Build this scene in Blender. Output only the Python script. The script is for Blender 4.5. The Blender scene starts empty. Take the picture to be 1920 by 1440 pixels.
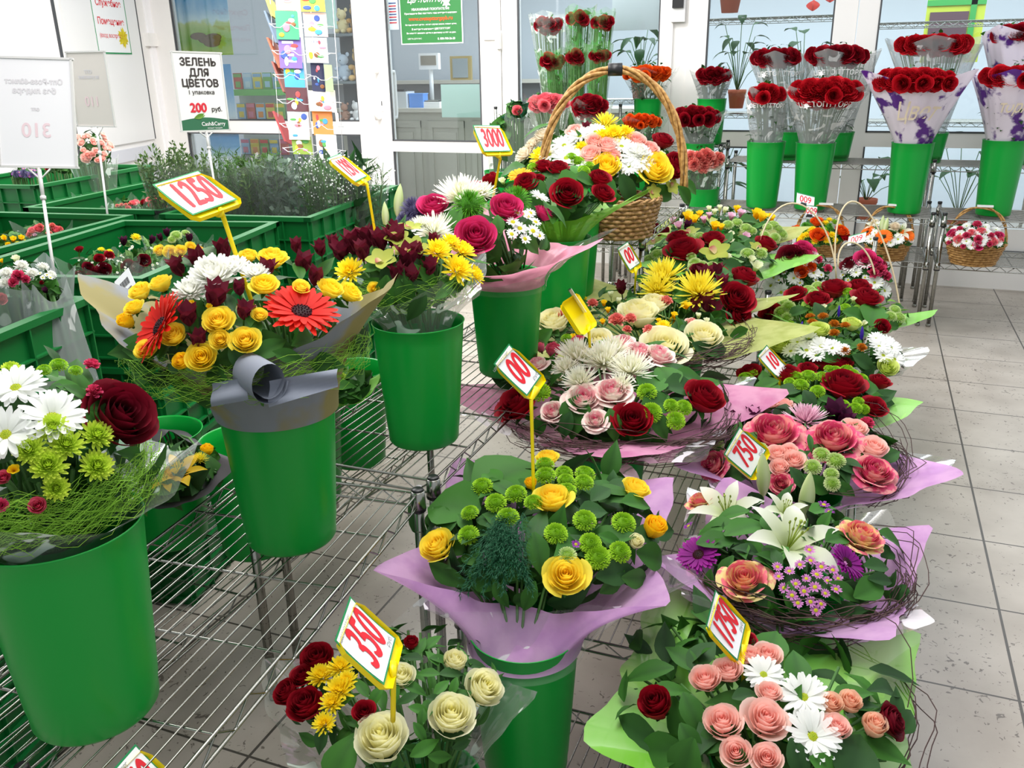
import bpy, math, random
from mathutils import Vector, Matrix
R_=random.Random(7)
S=bpy.context.scene
COL=S.collection
# ---------------------------------------------------------------- camera
F=1631.0; CX,CY=960.0,720.0; CAMZ=1.65
def _cv(x,y): return Vector((x-CX,-(y-CY),-F))
_d1=_cv(1643,112).normalized(); _d2=(-_cv(-3400,200)).normalized()
_up=_d2.cross(_d1).normalized(); _d2=_d1.cross(_up).normalized()
RM=Matrix((_d2,_d1,_up))
cam=bpy.data.cameras.new('camera'); camo=bpy.data.objects.new('camera',cam); COL.objects.link(camo)
cam.sensor_fit='HORIZONTAL'; cam.sensor_width=36; cam.lens=F/1920*36; cam.clip_start=.05
camo.matrix_world=Matrix.Translation((0,0,CAMZ))@RM.to_4x4()
S.camera=camo
CP=Vector((0,0,CAMZ))
def ray(x,y): return RM@_cv(x,y)
def atz(x,y,z): d=ray(x,y); return CP+d*((z-CAMZ)/d.z)
def aty(x,y,Y): d=ray(x,y); return CP+d*(Y/d.y)
def atd(x,y,dep): return CP+ray(x,y)*(dep/F)
def depth(p): return -(RM.transposed()@(Vector(p)-CP)).z
# ---------------------------------------------------------------- world, lights, exposure
w=bpy.data.worlds.new('world'); S.world=w; w.use_nodes=True
w.node_tree.nodes['Background'].inputs[0].default_value=(.93,.97,1,1)
w.node_tree.nodes['Background'].inputs[1].default_value=.5
def area(loc,rot,sx,sy,power,col=(1,1,1)):
    l=bpy.data.lights.new('ceiling_or_fill_light','AREA'); l.shape='RECTANGLE'; l.size=sx; l.size_y=sy; l.energy=power; l.color=col
    o=bpy.data.objects.new('ceiling_or_fill_light',l); COL.objects.link(o); o.location=loc; o.rotation_euler=rot; return o
area((-.9,2.2,3.1),(0,0,0),1.2,3.5,80,(1,.98,.94))
area((-3.6,4.2,3.1),(0,0,0),1.4,3.8,150,(1,.98,.95))
area((-2.7,6.1,3.1),(0,0,0),3.0,.6,42,(1,.99,.97))  # fill light added to brighten the glazed back wall
area((.9,5.2,3.1),(0,0,0),1.2,3.0,26,(.93,.97,1))
area((-.5,9.0,3.0),(0,0,0),7,1.5,165,(.86,.94,1))
S.view_settings.view_transform='Standard'; S.view_settings.look='None'; S.view_settings.gamma=1; S.view_settings.use_curve_mapping=False
S.view_settings.exposure=.43
# ---------------------------------------------------------------- materials
def lin(c):
    if isinstance(c,str): c=tuple(int(c[i:i+2],16)/255 for i in (0,2,4))
    return tuple((x/12.92 if x<=.04045 else ((x+.055)/1.055)**2.4) for x in c)+(1,)
_M={}
def mat(name,col,rough=.5,metal=0,spec=.5,trans=0,alpha=1,noise=None,emit=0):
    if name in _M: return _M[name]
    m=bpy.data.materials.new(name); m.use_nodes=True; nt=m.node_tree; N=nt.nodes; L=nt.links
    b=N['Principled BSDF']; b.inputs['Base Color'].default_value=lin(col); b.inputs['Roughness'].default_value=rough
    b.inputs['Metallic'].default_value=metal; b.inputs['Specular IOR Level'].default_value=spec
    if noise:
        c2,scale,lo,hi=noise
        tc=N.new('ShaderNodeTexCoord'); nz=N.new('ShaderNodeTexNoise'); nz.inputs['Scale'].default_value=scale; nz.inputs['Detail'].default_value=4
        r=N.new('ShaderNodeValToRGB'); r.color_ramp.elements[0].position=lo; r.color_ramp.elements[1].position=hi
        r.color_ramp.elements[0].color=lin(col); r.color_ramp.elements[1].color=lin(c2)
        L.new(tc.outputs['Object'],nz.inputs['Vector']); L.new(nz.outputs[0],r.inputs[0]); L.new(r.outputs[0],b.inputs['Base Color'])
    if emit:
        b.inputs['Emission Color'].default_value=lin(col); b.inputs['Emission Strength'].default_value=emit
    out=N['Material Output']; sh=b.outputs[0]
    if trans:
        t=N.new('ShaderNodeBsdfTranslucent'); mx=N.new('ShaderNodeMixShader'); mx.inputs[0].default_value=trans
        t.inputs[0].default_value=lin(col)
        if noise: L.new(r.outputs[0],t.inputs[0])
        L.new(sh,mx.inputs[1]); L.new(t.outputs[0],mx.inputs[2]); sh=mx.outputs[0]
    if alpha<1:
        t=N.new('ShaderNodeBsdfTransparent'); mx=N.new('ShaderNodeMixShader'); mx.inputs[0].default_value=alpha
        L.new(t.outputs[0],mx.inputs[1]); L.new(sh,mx.inputs[2]); sh=mx.outputs[0]
    L.new(sh,out.inputs[0]); _M[name]=m; return m
def petal(name,c0,c1,c2=None,scale=6,tr=.25):
    """c0 throat colour, c1 outer colour of the petal; c2 natural streaks"""
    if name in _M: return _M[name]
    m=bpy.data.materials.new(name); m.use_nodes=True; nt=m.node_tree; N=nt.nodes; L=nt.links
    b=N['Principled BSDF']; b.inputs['Roughness'].default_value=.6; b.inputs['Specular IOR Level'].default_value=.25
    a=N.new('ShaderNodeAttribute'); a.attribute_name='t'
    r=N.new('ShaderNodeValToRGB'); r.color_ramp.elements[0].color=lin(c0); r.color_ramp.elements[1].color=lin(c1)
    L.new(a.outputs['Fac'],r.inputs[0]); o=r.outputs[0]
    if c2:
        tc=N.new('ShaderNodeTexCoord'); nz=N.new('ShaderNodeTexNoise'); nz.inputs['Scale'].default_value=scale/3; nz.inputs['Detail'].default_value=3
        r2=N.new('ShaderNodeValToRGB'); r2.color_ramp.elements[0].position=.47; r2.color_ramp.elements[1].position=.56
        r2.color_ramp.elements[0].color=(0,0,0,1); r2.color_ramp.elements[1].color=(1,1,1,1)
        mx=N.new('ShaderNodeMixRGB'); mx.inputs[2].default_value=lin(c2)
        L.new(tc.outputs['Object'],nz.inputs['Vector']); L.new(nz.outputs[0],r2.inputs[0]); L.new(r2.outputs[0],mx.inputs[0]); L.new(o,mx.inputs[1]); o=mx.outputs[0]
    L.new(o,b.inputs['Base Color'])
    t=N.new('ShaderNodeBsdfTranslucent'); mx=N.new('ShaderNodeMixShader'); mx.inputs[0].default_value=tr
    L.new(o,t.inputs[0]); L.new(b.outputs[0],mx.inputs[1]); L.new(t.outputs[0],mx.inputs[2]); L.new(mx.outputs[0],N['Material Output'].inputs[0])
    _M[name]=m; return m
def film(name,tint='FFFFFF',body=.12,print_col='FFFFFF',lo=.58,scale=9,printa=.75,rough=.12,gl_=.32):
    """clear or tinted florist film with a printed pattern"""
    if name in _M: return _M[name]
    m=bpy.data.materials.new(name); m.use_nodes=True; nt=m.node_tree; N=nt.nodes; L=nt.links
    N.remove(N['Principled BSDF'])
    tr=N.new('ShaderNodeBsdfTransparent'); gl=N.new('ShaderNodeBsdfGlossy'); gl.inputs['Roughness'].default_value=rough
    df=N.new('ShaderNodeBsdfDiffuse'); df.inputs[0].default_value=lin(tint)
    fr0=N.new('ShaderNodeFresnel'); fr0.inputs[0].default_value=1.35
    fr=N.new('ShaderNodeMath'); fr.operation='MULTIPLY'; fr.inputs[1].default_value=gl_; L.new(fr0.outputs[0],fr.inputs[0])
    m1=N.new('ShaderNodeMixShader'); m1.inputs[0].default_value=body; L.new(tr.outputs[0],m1.inputs[1]); L.new(df.outputs[0],m1.inputs[2])
    m2=N.new('ShaderNodeMixShader'); L.new(fr.outputs[0],m2.inputs[0]); L.new(m1.outputs[0],m2.inputs[1]); L.new(gl.outputs[0],m2.inputs[2])
    tc=N.new('ShaderNodeTexCoord'); nz=N.new('ShaderNodeTexNoise'); nz.inputs['Scale'].default_value=scale; nz.inputs['Detail'].default_value=1.5; nz.inputs['Distortion'].default_value=1.2
    r=N.new('ShaderNodeValToRGB'); r.color_ramp.elements[0].position=lo; r.color_ramp.elements[1].position=lo+.02
    r.color_ramp.elements[0].color=(0,0,0,1); r.color_ramp.elements[1].color=(printa,)*3+(1,)
    d2=N.new('ShaderNodeBsdfDiffuse'); d2.inputs[0].default_value=lin(print_col)
    m3=N.new('ShaderNodeMixShader'); L.new(tc.outputs['Object'],nz.inputs['Vector']); L.new(nz.outputs[0],r.inputs[0]); L.new(r.outputs[0],m3.inputs[0])
    L.new(m2.outputs[0],m3.inputs[1]); L.new(d2.outputs[0],m3.inputs[2]); L.new(m3.outputs[0],N['Material Output'].inputs[0])
    _M[name]=m; return m
def glass():
    if 'glass' in _M: return _M['glass']
    m=bpy.data.materials.new('glass'); m.use_nodes=True; nt=m.node_tree; N=nt.nodes; L=nt.links
    N.remove(N['Principled BSDF']); tr=N.new('ShaderNodeBsdfTransparent'); tr.inputs[0].default_value=(.93,.97,.98,1)
    gl=N.new('ShaderNodeBsdfGlossy'); gl.inputs['Roughness'].default_value=.02
    fr=N.new('ShaderNodeFresnel'); fr.inputs[0].default_value=1.45
    m1=N.new('ShaderNodeMixShader'); L.new(fr.outputs[0],m1.inputs[0]); L.new(tr.outputs[0],m1.inputs[1]); L.new(gl.outputs[0],m1.inputs[2]); L.new(m1.outputs[0],N['Material Output'].inputs[0])
    _M['glass']=m; return m
CHROME=mat('chrome','9C9C96',.24,1)
GREENP=mat('green_plastic','0CA03A',.32,0,.45,trans=.12)
CRATEP=mat('crate_plastic','08662C',.42,0,.4)
WHITE=mat('white_plastic','F1F0F0',.35); YEL=mat('yellow_plastic','FFE800',.35,trans=.15)
LEAFM=petal('leaf_green','22471A','417A2A',tr=.12); DLEAF=petal('dark_leaf','1B3A1A','335C2A',tr=.1)
LLEAF=petal('light_leaf','4C7A2E','84B04A',tr=.15); STEM=mat('stem_green','3E6B2A',.6)
FERN=petal('fern_green','133B28','256B45',tr=.1)
BLK=mat('black_plastic','1A1A1C',.4); WICK=mat('wicker','C79A5B',.6,noise=('9A6E36',60,.4,.6)); WICKD=mat('wicker_willow','B58E5C',.6,noise=('8B6638',60,.4,.6))
RED=mat('red_ink','E0162A',.6); GREY=mat('grey_ink','8A8A8A',.6); DK=mat('dark_ink','3A3A3A',.6); PAPER=mat('paper','F4F5F7',.6); PGREEN=mat('green_print','128A4E',.6)
# ---------------------------------------------------------------- mesh helpers
class MB:
    def __init__(s): s.v=[];s.f=[];s.t=[];s.m=[]
    def add(s,vs,fs,ts=None,mi=0):
        o=len(s.v); s.v+=[tuple(p) for p in vs]; s.t+= ts if ts else [.5]*len(vs)
        s.f+=[tuple(i+o for i in f) for f in fs]; s.m+=[mi]*len(fs)
    def box(s,c,d,rz=0,mi=0,t=.5):
        vs=[]
        for x in(-.5,.5):
            for y in(-.5,.5):
                for z in(-.5,.5):
                    X,Y=x*d[0],y*d[1]; vs.append((c[0]+X*math.cos(rz)-Y*math.sin(rz),c[1]+X*math.sin(rz)+Y*math.cos(rz),c[2]+z*d[2]))
        s.add(vs,[(0,1,3,2),(4,6,7,5),(0,4,5,1),(2,3,7,6),(0,2,6,4),(1,5,7,3)],[t]*8,mi)
    def tube(s,pts,r,n=6,mi=0,t=.5,cap=True):
        pts=[Vector(p) for p in pts]; k=len(pts); rr=r if isinstance(r,(list,tuple)) else [r]*k
        vs=[];fs=[];prev=None
        for i,p in enumerate(pts):
            d=(pts[min(i+1,k-1)]-pts[max(i-1,0)]).normalized()
            a=Vector((0,0,1)) if abs(d.z)<.9 else Vector((1,0,0))
            if prev is not None: a=prev
            u=d.cross(a); 
            if u.length<1e-6: u=d.orthogonal()
            u.normalize(); w_=u.cross(d); prev=w_
            for j in range(n):
                q=2*math.pi*j/n; vs.append(p+(u*math.cos(q)+w_*math.sin(q))*rr[i])
        for i in range(k-1):
            for j in range(n): fs.append((i*n+j,i*n+(j+1)%n,(i+1)*n+(j+1)%n,(i+1)*n+j))
        if cap and n>2: fs.append(tuple(range(n-1,-1,-1))); fs.append(tuple((k-1)*n+j for j in range(n)))
        s.add(vs,fs,[t]*len(vs),mi)
    def lathe(s,prof,n=32,mi=0,c=(0,0,0),t=.5):
        vs=[(c[0]+r*math.cos(2*math.pi*j/n),c[1]+r*math.sin(2*math.pi*j/n),c[2]+z) for r,z in prof for j in range(n)]
        s.add(vs,[(i*n+j,i*n+(j+1)%n,(i+1)*n+(j+1)%n,(i+1)*n+j) for i in range(len(prof)-1) for j in range(n)],[t]*len(vs),mi)
    def grid(s,fn,nu,nv,mi=0,tf=None,closed=False):
        vs=[];ts=[]
        for j in range(nv+1):
            for i in range(nu+(0 if closed else 1)):
                vs.append(fn(i/nu,j/nv)); ts.append(tf(i/nu,j/nv) if tf else j/nv)
        W=nu if closed else nu+1; fs=[]
        for j in range(nv):
            for i in range(nu):
                a=j*W+i; b=j*W+(i+1)%W; fs.append((a,b,b+W,a+W))
        s.add(vs,fs,ts,mi)
    def ball(s,c,r,mi=0,t=.5,n=10):
        r=(r,r,r) if not isinstance(r,(tuple,list)) else r
        s.grid(lambda u,v:(c[0]+r[0]*math.cos(u*6.28318)*math.sin(v*math.pi),c[1]+r[1]*math.sin(u*6.28318)*math.sin(v*math.pi),c[2]-r[2]*math.cos(v*math.pi)),n,n//2+1,mi,lambda u,v:t,True)
    def xf(s,M): s.v=[tuple(M@Vector(p)) for p in s.v]; return s
    def mesh(s,name,mats,smooth=True):
        me=bpy.data.meshes.new(name); me.from_pydata(s.v,[],s.f)
        for m in (mats if isinstance(mats,(list,tuple)) else [mats]): me.materials.append(m)
        me.polygons.foreach_set('material_index',s.m); me.polygons.foreach_set('use_smooth',[smooth]*len(s.f))
        at=me.attributes.new('t','FLOAT','POINT'); at.data.foreach_set('value',s.t); me.update(); return me
    def build(s,name,mats,parent=None,smooth=True,world=False):
        return link(name,s.mesh(name,mats,smooth),parent,world=world)
def link(name,me,parent=None,M=None,world=False):
    o=bpy.data.objects.new(name,me); COL.objects.link(o)
    if parent: o.parent=parent
    M=M or Matrix()
    if world and parent: M=wm(parent).inverted()@M
    o.matrix_basis=M; return o
def wm(o):
    M=o.matrix_basis.copy()
    while o.parent: o=o.parent; M=o.matrix_basis@M
    return M
def tag(o,label=None,cat=None,group=None,kind=None):
    if label:o['label']=label
    if cat:o['category']=cat
    if group:o['group']=group
    if kind:o['kind']=kind
    return o
def thing(name,label,cat,loc=(0,0,0),rz=0,group=None):
    o=bpy.data.objects.new(name,None); o.empty_display_size=.05; COL.objects.link(o); o.location=loc; o.rotation_euler=(0,0,rz)
    o.matrix_basis=Matrix.Translation(loc)@Matrix.Rotation(rz,4,'Z')
    return tag(o,label,cat,group)
def basis(p,n,spin=0,s=1,roll=None):
    n=Vector(n).normalized(); q=n.to_track_quat('Z','Y').to_matrix().to_4x4()
    return Matrix.Translation(p)@q@Matrix.Rotation(spin,4,'Z')@Matrix.Scale(s,4)
def text_mesh(s,size,material,shear=0,sy=1,bold=.0,align='CENTER',ext=.0):
    c=bpy.data.curves.new('t','FONT'); c.body=s; c.size=size; c.shear=shear; c.align_x=align; c.align_y='CENTER'; c.extrude=ext
    o=bpy.data.objects.new('t',c); COL.objects.link(o); bpy.context.view_layer.update()
    me=bpy.data.meshes.new_from_object(o.evaluated_get(bpy.context.evaluated_depsgraph_get())); bpy.data.objects.remove(o)
    me.transform(Matrix.Diagonal((1,sy,1,1)))
    if bold:
        vs=[v.co.copy() for v in me.vertices]; fs=[tuple(p.vertices) for p in me.polygons]; V=[];Fc=[]; n=len(vs)
        for k,(dx,dy) in enumerate(((-1,0),(1,0),(0,-1),(0,1),(0,0))):
            V+=[v+Vector((dx*bold,dy*bold,k*1e-5)) for v in vs]; Fc+=[tuple(i+k*n for i in f) for f in fs]
        m2=bpy.data.meshes.new('lettering'); m2.from_pydata(V,[],Fc); me=m2
    me.materials.clear(); me.materials.append(material); return me
# ---------------------------------------------------------------- flower builders (unit radius, facing +Z)
def petal_strip(mb,base,az,inc,L,W,curve,prof,cup=.15,mi=0,t0=0,t1=1,ns=5,twist=0,wav=0,rng=R_):
    ca,sa=math.cos(az),math.sin(az); tx,ty=-sa,ca
    p=Vector(base); a=inc; vs=[];ts=[]; ds=L/ns
    for i in range(ns+1):
        s_=i/ns; w_=W*prof[min(len(prof)-1,int(round(s_*(len(prof)-1))))] 
        d=Vector((math.sin(a)*ca,math.sin(a)*sa,math.cos(a))); up=Vector((-math.cos(a)*ca,-math.cos(a)*sa,math.sin(a)))
        for k in(-1,0,1):
            o=Vector((tx,ty,0))*(k*w_)+up*((cup*w_ if k else 0)+ (wav*w_*math.sin(s_*9+k) if k else 0))
            vs.append(p+o); ts.append(t0+(t1-t0)*s_)
        p=p+d*ds; a+=curve/ns
    fs=[(i*3+k,i*3+k+1,i*3+k+4,i*3+k+3) for i in range(ns) for k in(0,1)]
    mb.add(vs,fs,ts,mi)
P_ROUND=[.35,.75,.95,1,.9,.35]; P_THIN=[.6,.8,.8,.75,.6,.2]; P_LEAF=[.1,.7,1,.85,.5,.02]; P_POINT=[.35,.9,1,.8,.5,.05]; P_WIDE=[.4,.8,1,1,.9,.6]
def phyllo(N,i0,i1,l0,l1,W,rb=.1,flat=1,curve=0,prof=P_ROUND,disc=None,seed=0,cup=.15,jit=.06,wg=1,zoff=0,ns=5,spiral=True,t0=0):
    r=random.Random(seed); mb=MB()
    for i in range(N):
        f=i/max(1,N-1) if N>1 else 0; az=i*2.39996 if spiral else i*6.28318/N+ (0 if i<N/2 else .2)
        az+=r.uniform(-jit,jit)*2; inc=i0+(i1-i0)*f+r.uniform(-jit,jit); L=(l0+(l1-l0)*f)*r.uniform(.93,1.05)
        b=Vector((math.sin(inc)*math.cos(az),math.sin(inc)*math.sin(az),math.cos(inc)*flat))*rb+Vector((0,0,zoff))
        petal_strip(mb,b,az,inc,L,W*(1 if wg==1 else (1+(wg-1)*f)),curve,prof,cup,0,t0*(0)+f*.3,min(1,.45+f*.6),ns)
    if disc:
        dr,dz,col=disc
        mb.grid(lambda u,v:(dr*math.sin(v*1.5)*math.cos(u*6.2832),dr*math.sin(v*1.5)*math.sin(u*6.2832),dz+dr*.35*math.cos(v*1.5)),12,4,1,lambda u,v:v,True)
        for k in range(40):
            q=k*2.39996; rr=dr*math.sqrt(k/40); mb.ball((rr*math.cos(q),rr*math.sin(q),dz+dr*.35*math.sqrt(max(0,1-(rr/dr)**2))),dr*.1,1,.9 if k>26 else .3,4)
    return mb
def rose_mb(seed=0,op=.6,full=1):
    r=random.Random(seed); mb=MB()
    lay=[(2,.09,.60,0,3.2),(3,.19,.63,.01,2.6),(3,.30,.64,.02,2.5),(4,.42,.62,.05,2.1),(4,.55,.58,.08,1.9),(5,.68,.50,.14,1.7),(5,.82,.38,.26*op+.06,1.55)]
    if full>1: lay.insert(5,(5,.62,.55,.1,1.8))
    if op>.8: lay.append((5,.90,.15,.38,1.4))
    ph=r.uniform(0,6)
    for li,(n,R,H,cu,sp) in enumerate(lay):
        ph+=.7
        for k in range(n):
            a0=ph+k*6.2832/n+r.uniform(-.12,.12); R2=R*r.uniform(.95,1.06); H2=H*r.uniform(.93,1.07); cu2=cu*r.uniform(.7,1.5); rag=r.uniform(-.5,.5)
            def fn(u,v):
                uu=u*2-1; ang=a0+uu*sp/2*(.55+.45*math.sin(min(1,v*1.3)*1.5708))
                rr=R2*(.3+.7*math.sin(min(1,v*1.25)*1.5708))+.05*R2*uu+cu2*v**3.5*(1-.35*uu*uu)
                z=-.62+(H2+.62)*(v*(1-.16*uu*uu-.05*uu*rag))-cu2*.55*v**6
                z+=.025*math.sin(uu*5+rag*6)*v
                return (rr*math.cos(ang),rr*math.sin(ang),z)
            mb.grid(fn,6,6,0,lambda u,v:min(1,(li/len(lay))*.75+.35*v*(li>0)))
    for k in range(5):
        petal_strip(mb,(0,0,-.62),k*1.2566+.3,1.5,.75,.17,-.7 if op<.5 else .5,P_LEAF,.2,1,.3,.8)
    mb.ball((0,0,-.66),(.2,.2,.18),1,.4,8)
    return mb
def cup_mb(n=6,L=1.5,W=.34,inc=.25,curve=.25,seed=0,prof=P_POINT):   # tulip / alstroemeria like head
    r=random.Random(seed); mb=MB()
    for k in range(n):
        petal_strip(mb,(0,0,-.7),k*6.2832/n+r.uniform(-.1,.1),inc*r.uniform(.5,1.3),L*r.uniform(.9,1.05),W,curve*r.uniform(.5,1.6),prof,.35,0,0,1,6,wav=.1)
    mb.tube([(0,0,-1.3),(0,0,-.65)],.07,5,1)
    return mb
def lily_mb(seed=0):
    mb=MB(); r=random.Random(seed)
    for k in range(6):
        petal_strip(mb,(0,0,-.45),k*1.0472,.55+.08*(k%2),1.35,.27 if k%2 else .21,1.15+r.uniform(-.1,.3),[.2,.5,.85,1,.95,.75,.4,.05],.3,0,0,1,8,wav=.08)
    for k in range(6):
        q=k*1.05+.4; mb.tube([(0,0,-.4),(.1*math.cos(q),.1*math.sin(q),.1),(.2*math.cos(q),.2*math.sin(q),.42)],.014,4,1,.6); mb.ball((.2*math.cos(q),.2*math.sin(q),.43),(.03,.03,.06),1,.2,5)
    mb.tube([(0,0,-.4),(0,0,.55)],.022,5,1,.7); mb.ball((0,0,.57),.045,1,.8,6)
    return mb
def bud_mb(r=.36,L=2.3):
    mb=MB()
    mb.grid(lambda u,v:((r*abs(math.sin(v*math.pi))**.75*(1-.25*v)*(1+.07*math.cos(u*6.2832*3))+.001)*math.cos(u*6.2832),(r*abs(math.sin(v*math.pi))**.75*(1-.25*v)*(1+.07*math.cos(u*6.2832*3))+.001)*math.sin(u*6.2832),(v-.5)*L),18,10,0,lambda u,v:.5+.5*math.cos(u*6.2832*3)*.8*(1-v) ,True)
    mb.tube([(0,0,-L*.5-.4),(0,0,-L*.5+.03)],.06,5,1); return mb
def orchid_mb(seed=0):
    mb=MB()
    for k,az in enumerate((1.57,.35,2.79,-.75,3.9)):
        petal_strip(mb,(0,0,0),az,1.15,1,.36,.2,P_LEAF[:1]+[.65,1,.95,.7,.15],.2,0,0,1,6)
    petal_strip(mb,(0,0,.05),-1.57,.7,.5,.22,.9,P_ROUND,.6,1,0,1,5); return mb
def leafblade(mb,M,L,W,bend=.5,mi=0,fold=.25,tv=0):
    o=len(mb.v); n=7; prof=[.12,.6,.92,1,.88,.62,.3,.02]; a=0;p=Vector((0,0,0)); vs=[];ts=[]
    for i in range(n+1):
        w_=W/2*prof[i]
        for k in(-1,-.5,0,.5,1):
            vs.append(M@Vector((k*w_,p.y+ .0,p.z+abs(k)*w_*fold+ .06*w_*math.sin(i*2.1+k*3)))); ts.append(min(1,max(0,(.35 if k==0 else .6)+tv)))
        p=p+Vector((0,math.cos(a),-math.sin(a)))*(L/n); a+=bend/n*1.6
    fs=[(i*5+k,i*5+k+1,i*5+k+6,i*5+k+5) for i in range(n) for k in range(4)]
    mb.add(vs,fs,ts,mi)
_FC={}
def fmesh(kind):
    """kind -> list of mesh variants (few seeds)"""
    if kind in _FC: return _FC[kind]
    b,_,c=kind.partition('_'); V=[]
    K=KINDS[kind]; sh=K[0]; cols=K[1:]
    m=petal('petal_'+kind,*cols,tr=.42 if any(q in kind for q in('white','cream','yellow','peach')) else .25)
    SEP=LLEAF
    for sd in range(3):
        if sh=='rose': mb=rose_mb(sd,.6+.2*(sd==1)); mm=[m,LEAFM]
        elif sh=='bigrose': mb=rose_mb(sd+5,.95,2); mm=[m,LEAFM]
        elif sh=='tallrose': mb=rose_mb(sd+15,.45,2); mb.xf(Matrix.Diagonal((.92,.92,1.25,1))); mm=[m,LEAFM]
        elif sh=='budrose': mb=rose_mb(sd+9,.15); mb.xf(Matrix.Diagonal((.75,.75,1.15,1))); mm=[m,LEAFM]
        elif sh=='daisy': mb=phyllo(34,1.0,1.42,.78,.88,.115,.16,.5,.25,P_ROUND,(.2,.02,0),sd); mm=[m,petal('daisy_eye','9FB82A','D8D838')]
        elif sh=='mum': mb=phyllo(75,.1,1.6,.45,.8,.085,.2,.6,-.35,P_ROUND,None,sd,.3); mm=[m,LEAFM]
        elif sh=='fullmum': mb=phyllo(110,.05,1.75,.5,.85,.1,.15,.6,-.7,P_ROUND,None,sd,.4); mm=[m,LEAFM]
        elif sh=='spider': mb=phyllo(150,.05,1.6,.55,.98,.055,.1,.5,-.5,P_THIN,None,sd,.4,.12); mm=[m,LEAFM]
        elif sh=='gerbera': mb=phyllo(64,1.12,1.5,.62,.78,.085,.24,.35,.15,P_ROUND,(.27,.03,0),sd,.15,.03); mm=[m,petal('gerbera_eye','1A0A12','4A1620') if 'orange' not in kind else petal('gerbera_eye2','2A120A','5A2A10')]
        elif sh=='button': mb=phyllo(210,.2,2.0,.16,.34,.075,.64,.66,-.3,P_ROUND,None,sd,.3,.05,ns=3); mb.ball((0,0,-.05),(.55,.55,.36),0,.05,10); mb.ball((0,0,.3),(.13,.13,.06),0,.0,8); mm=[m,LEAFM]
        elif sh=='fuzz': mb=phyllo(420,.0,2.3,.42,.42,.022,.58,.8,.2,P_THIN,None,sd,.4,.15,ns=3); mb.ball((0,0,0),(.6,.6,.5),0,.1,12); mm=[m,LEAFM]
        elif sh=='carn': mb=phyllo(60,.1,1.5,.8,.75,.2,.05,.7,-.2,P_WIDE,None,sd,.7,.2); mm=[m,LEAFM]
        elif sh=='alstro': mb=cup_mb(6,1.75,.5,.34,.2,sd,P_LEAF); mm=[m,LEAFM]
        elif sh=='freesia': mb=cup_mb(6,1.35,.4,.35,.5,sd,P_ROUND); mm=[m,LLEAF]
        elif sh=='lily': mb=lily_mb(sd); mm=[m,petal('lily_anther','8A9A3A','B8CC60')]
        elif sh=='lilybud': mb=bud_mb(); mm=[m,LLEAF]
        elif sh=='orchid': mb=orchid_mb(sd); mm=[m,petal('orchid_lip','E8D8A0','A03040')]
        elif sh=='small': mb=phyllo(14,1.2,1.45,.65,.72,.14,.22,.4,.1,P_ROUND,(.3,.04,0),sd,ns=3); mm=[m,petal('small_eye','C8C820','E6DC3C')]
        elif sh=='iris': mb=cup_mb(4,2.0,.25,.08,.0,sd,P_LEAF); mm=[m,LEAFM]
        V.append(mb.mesh(K[0],mm))
    _FC[kind]=V; return V
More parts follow.
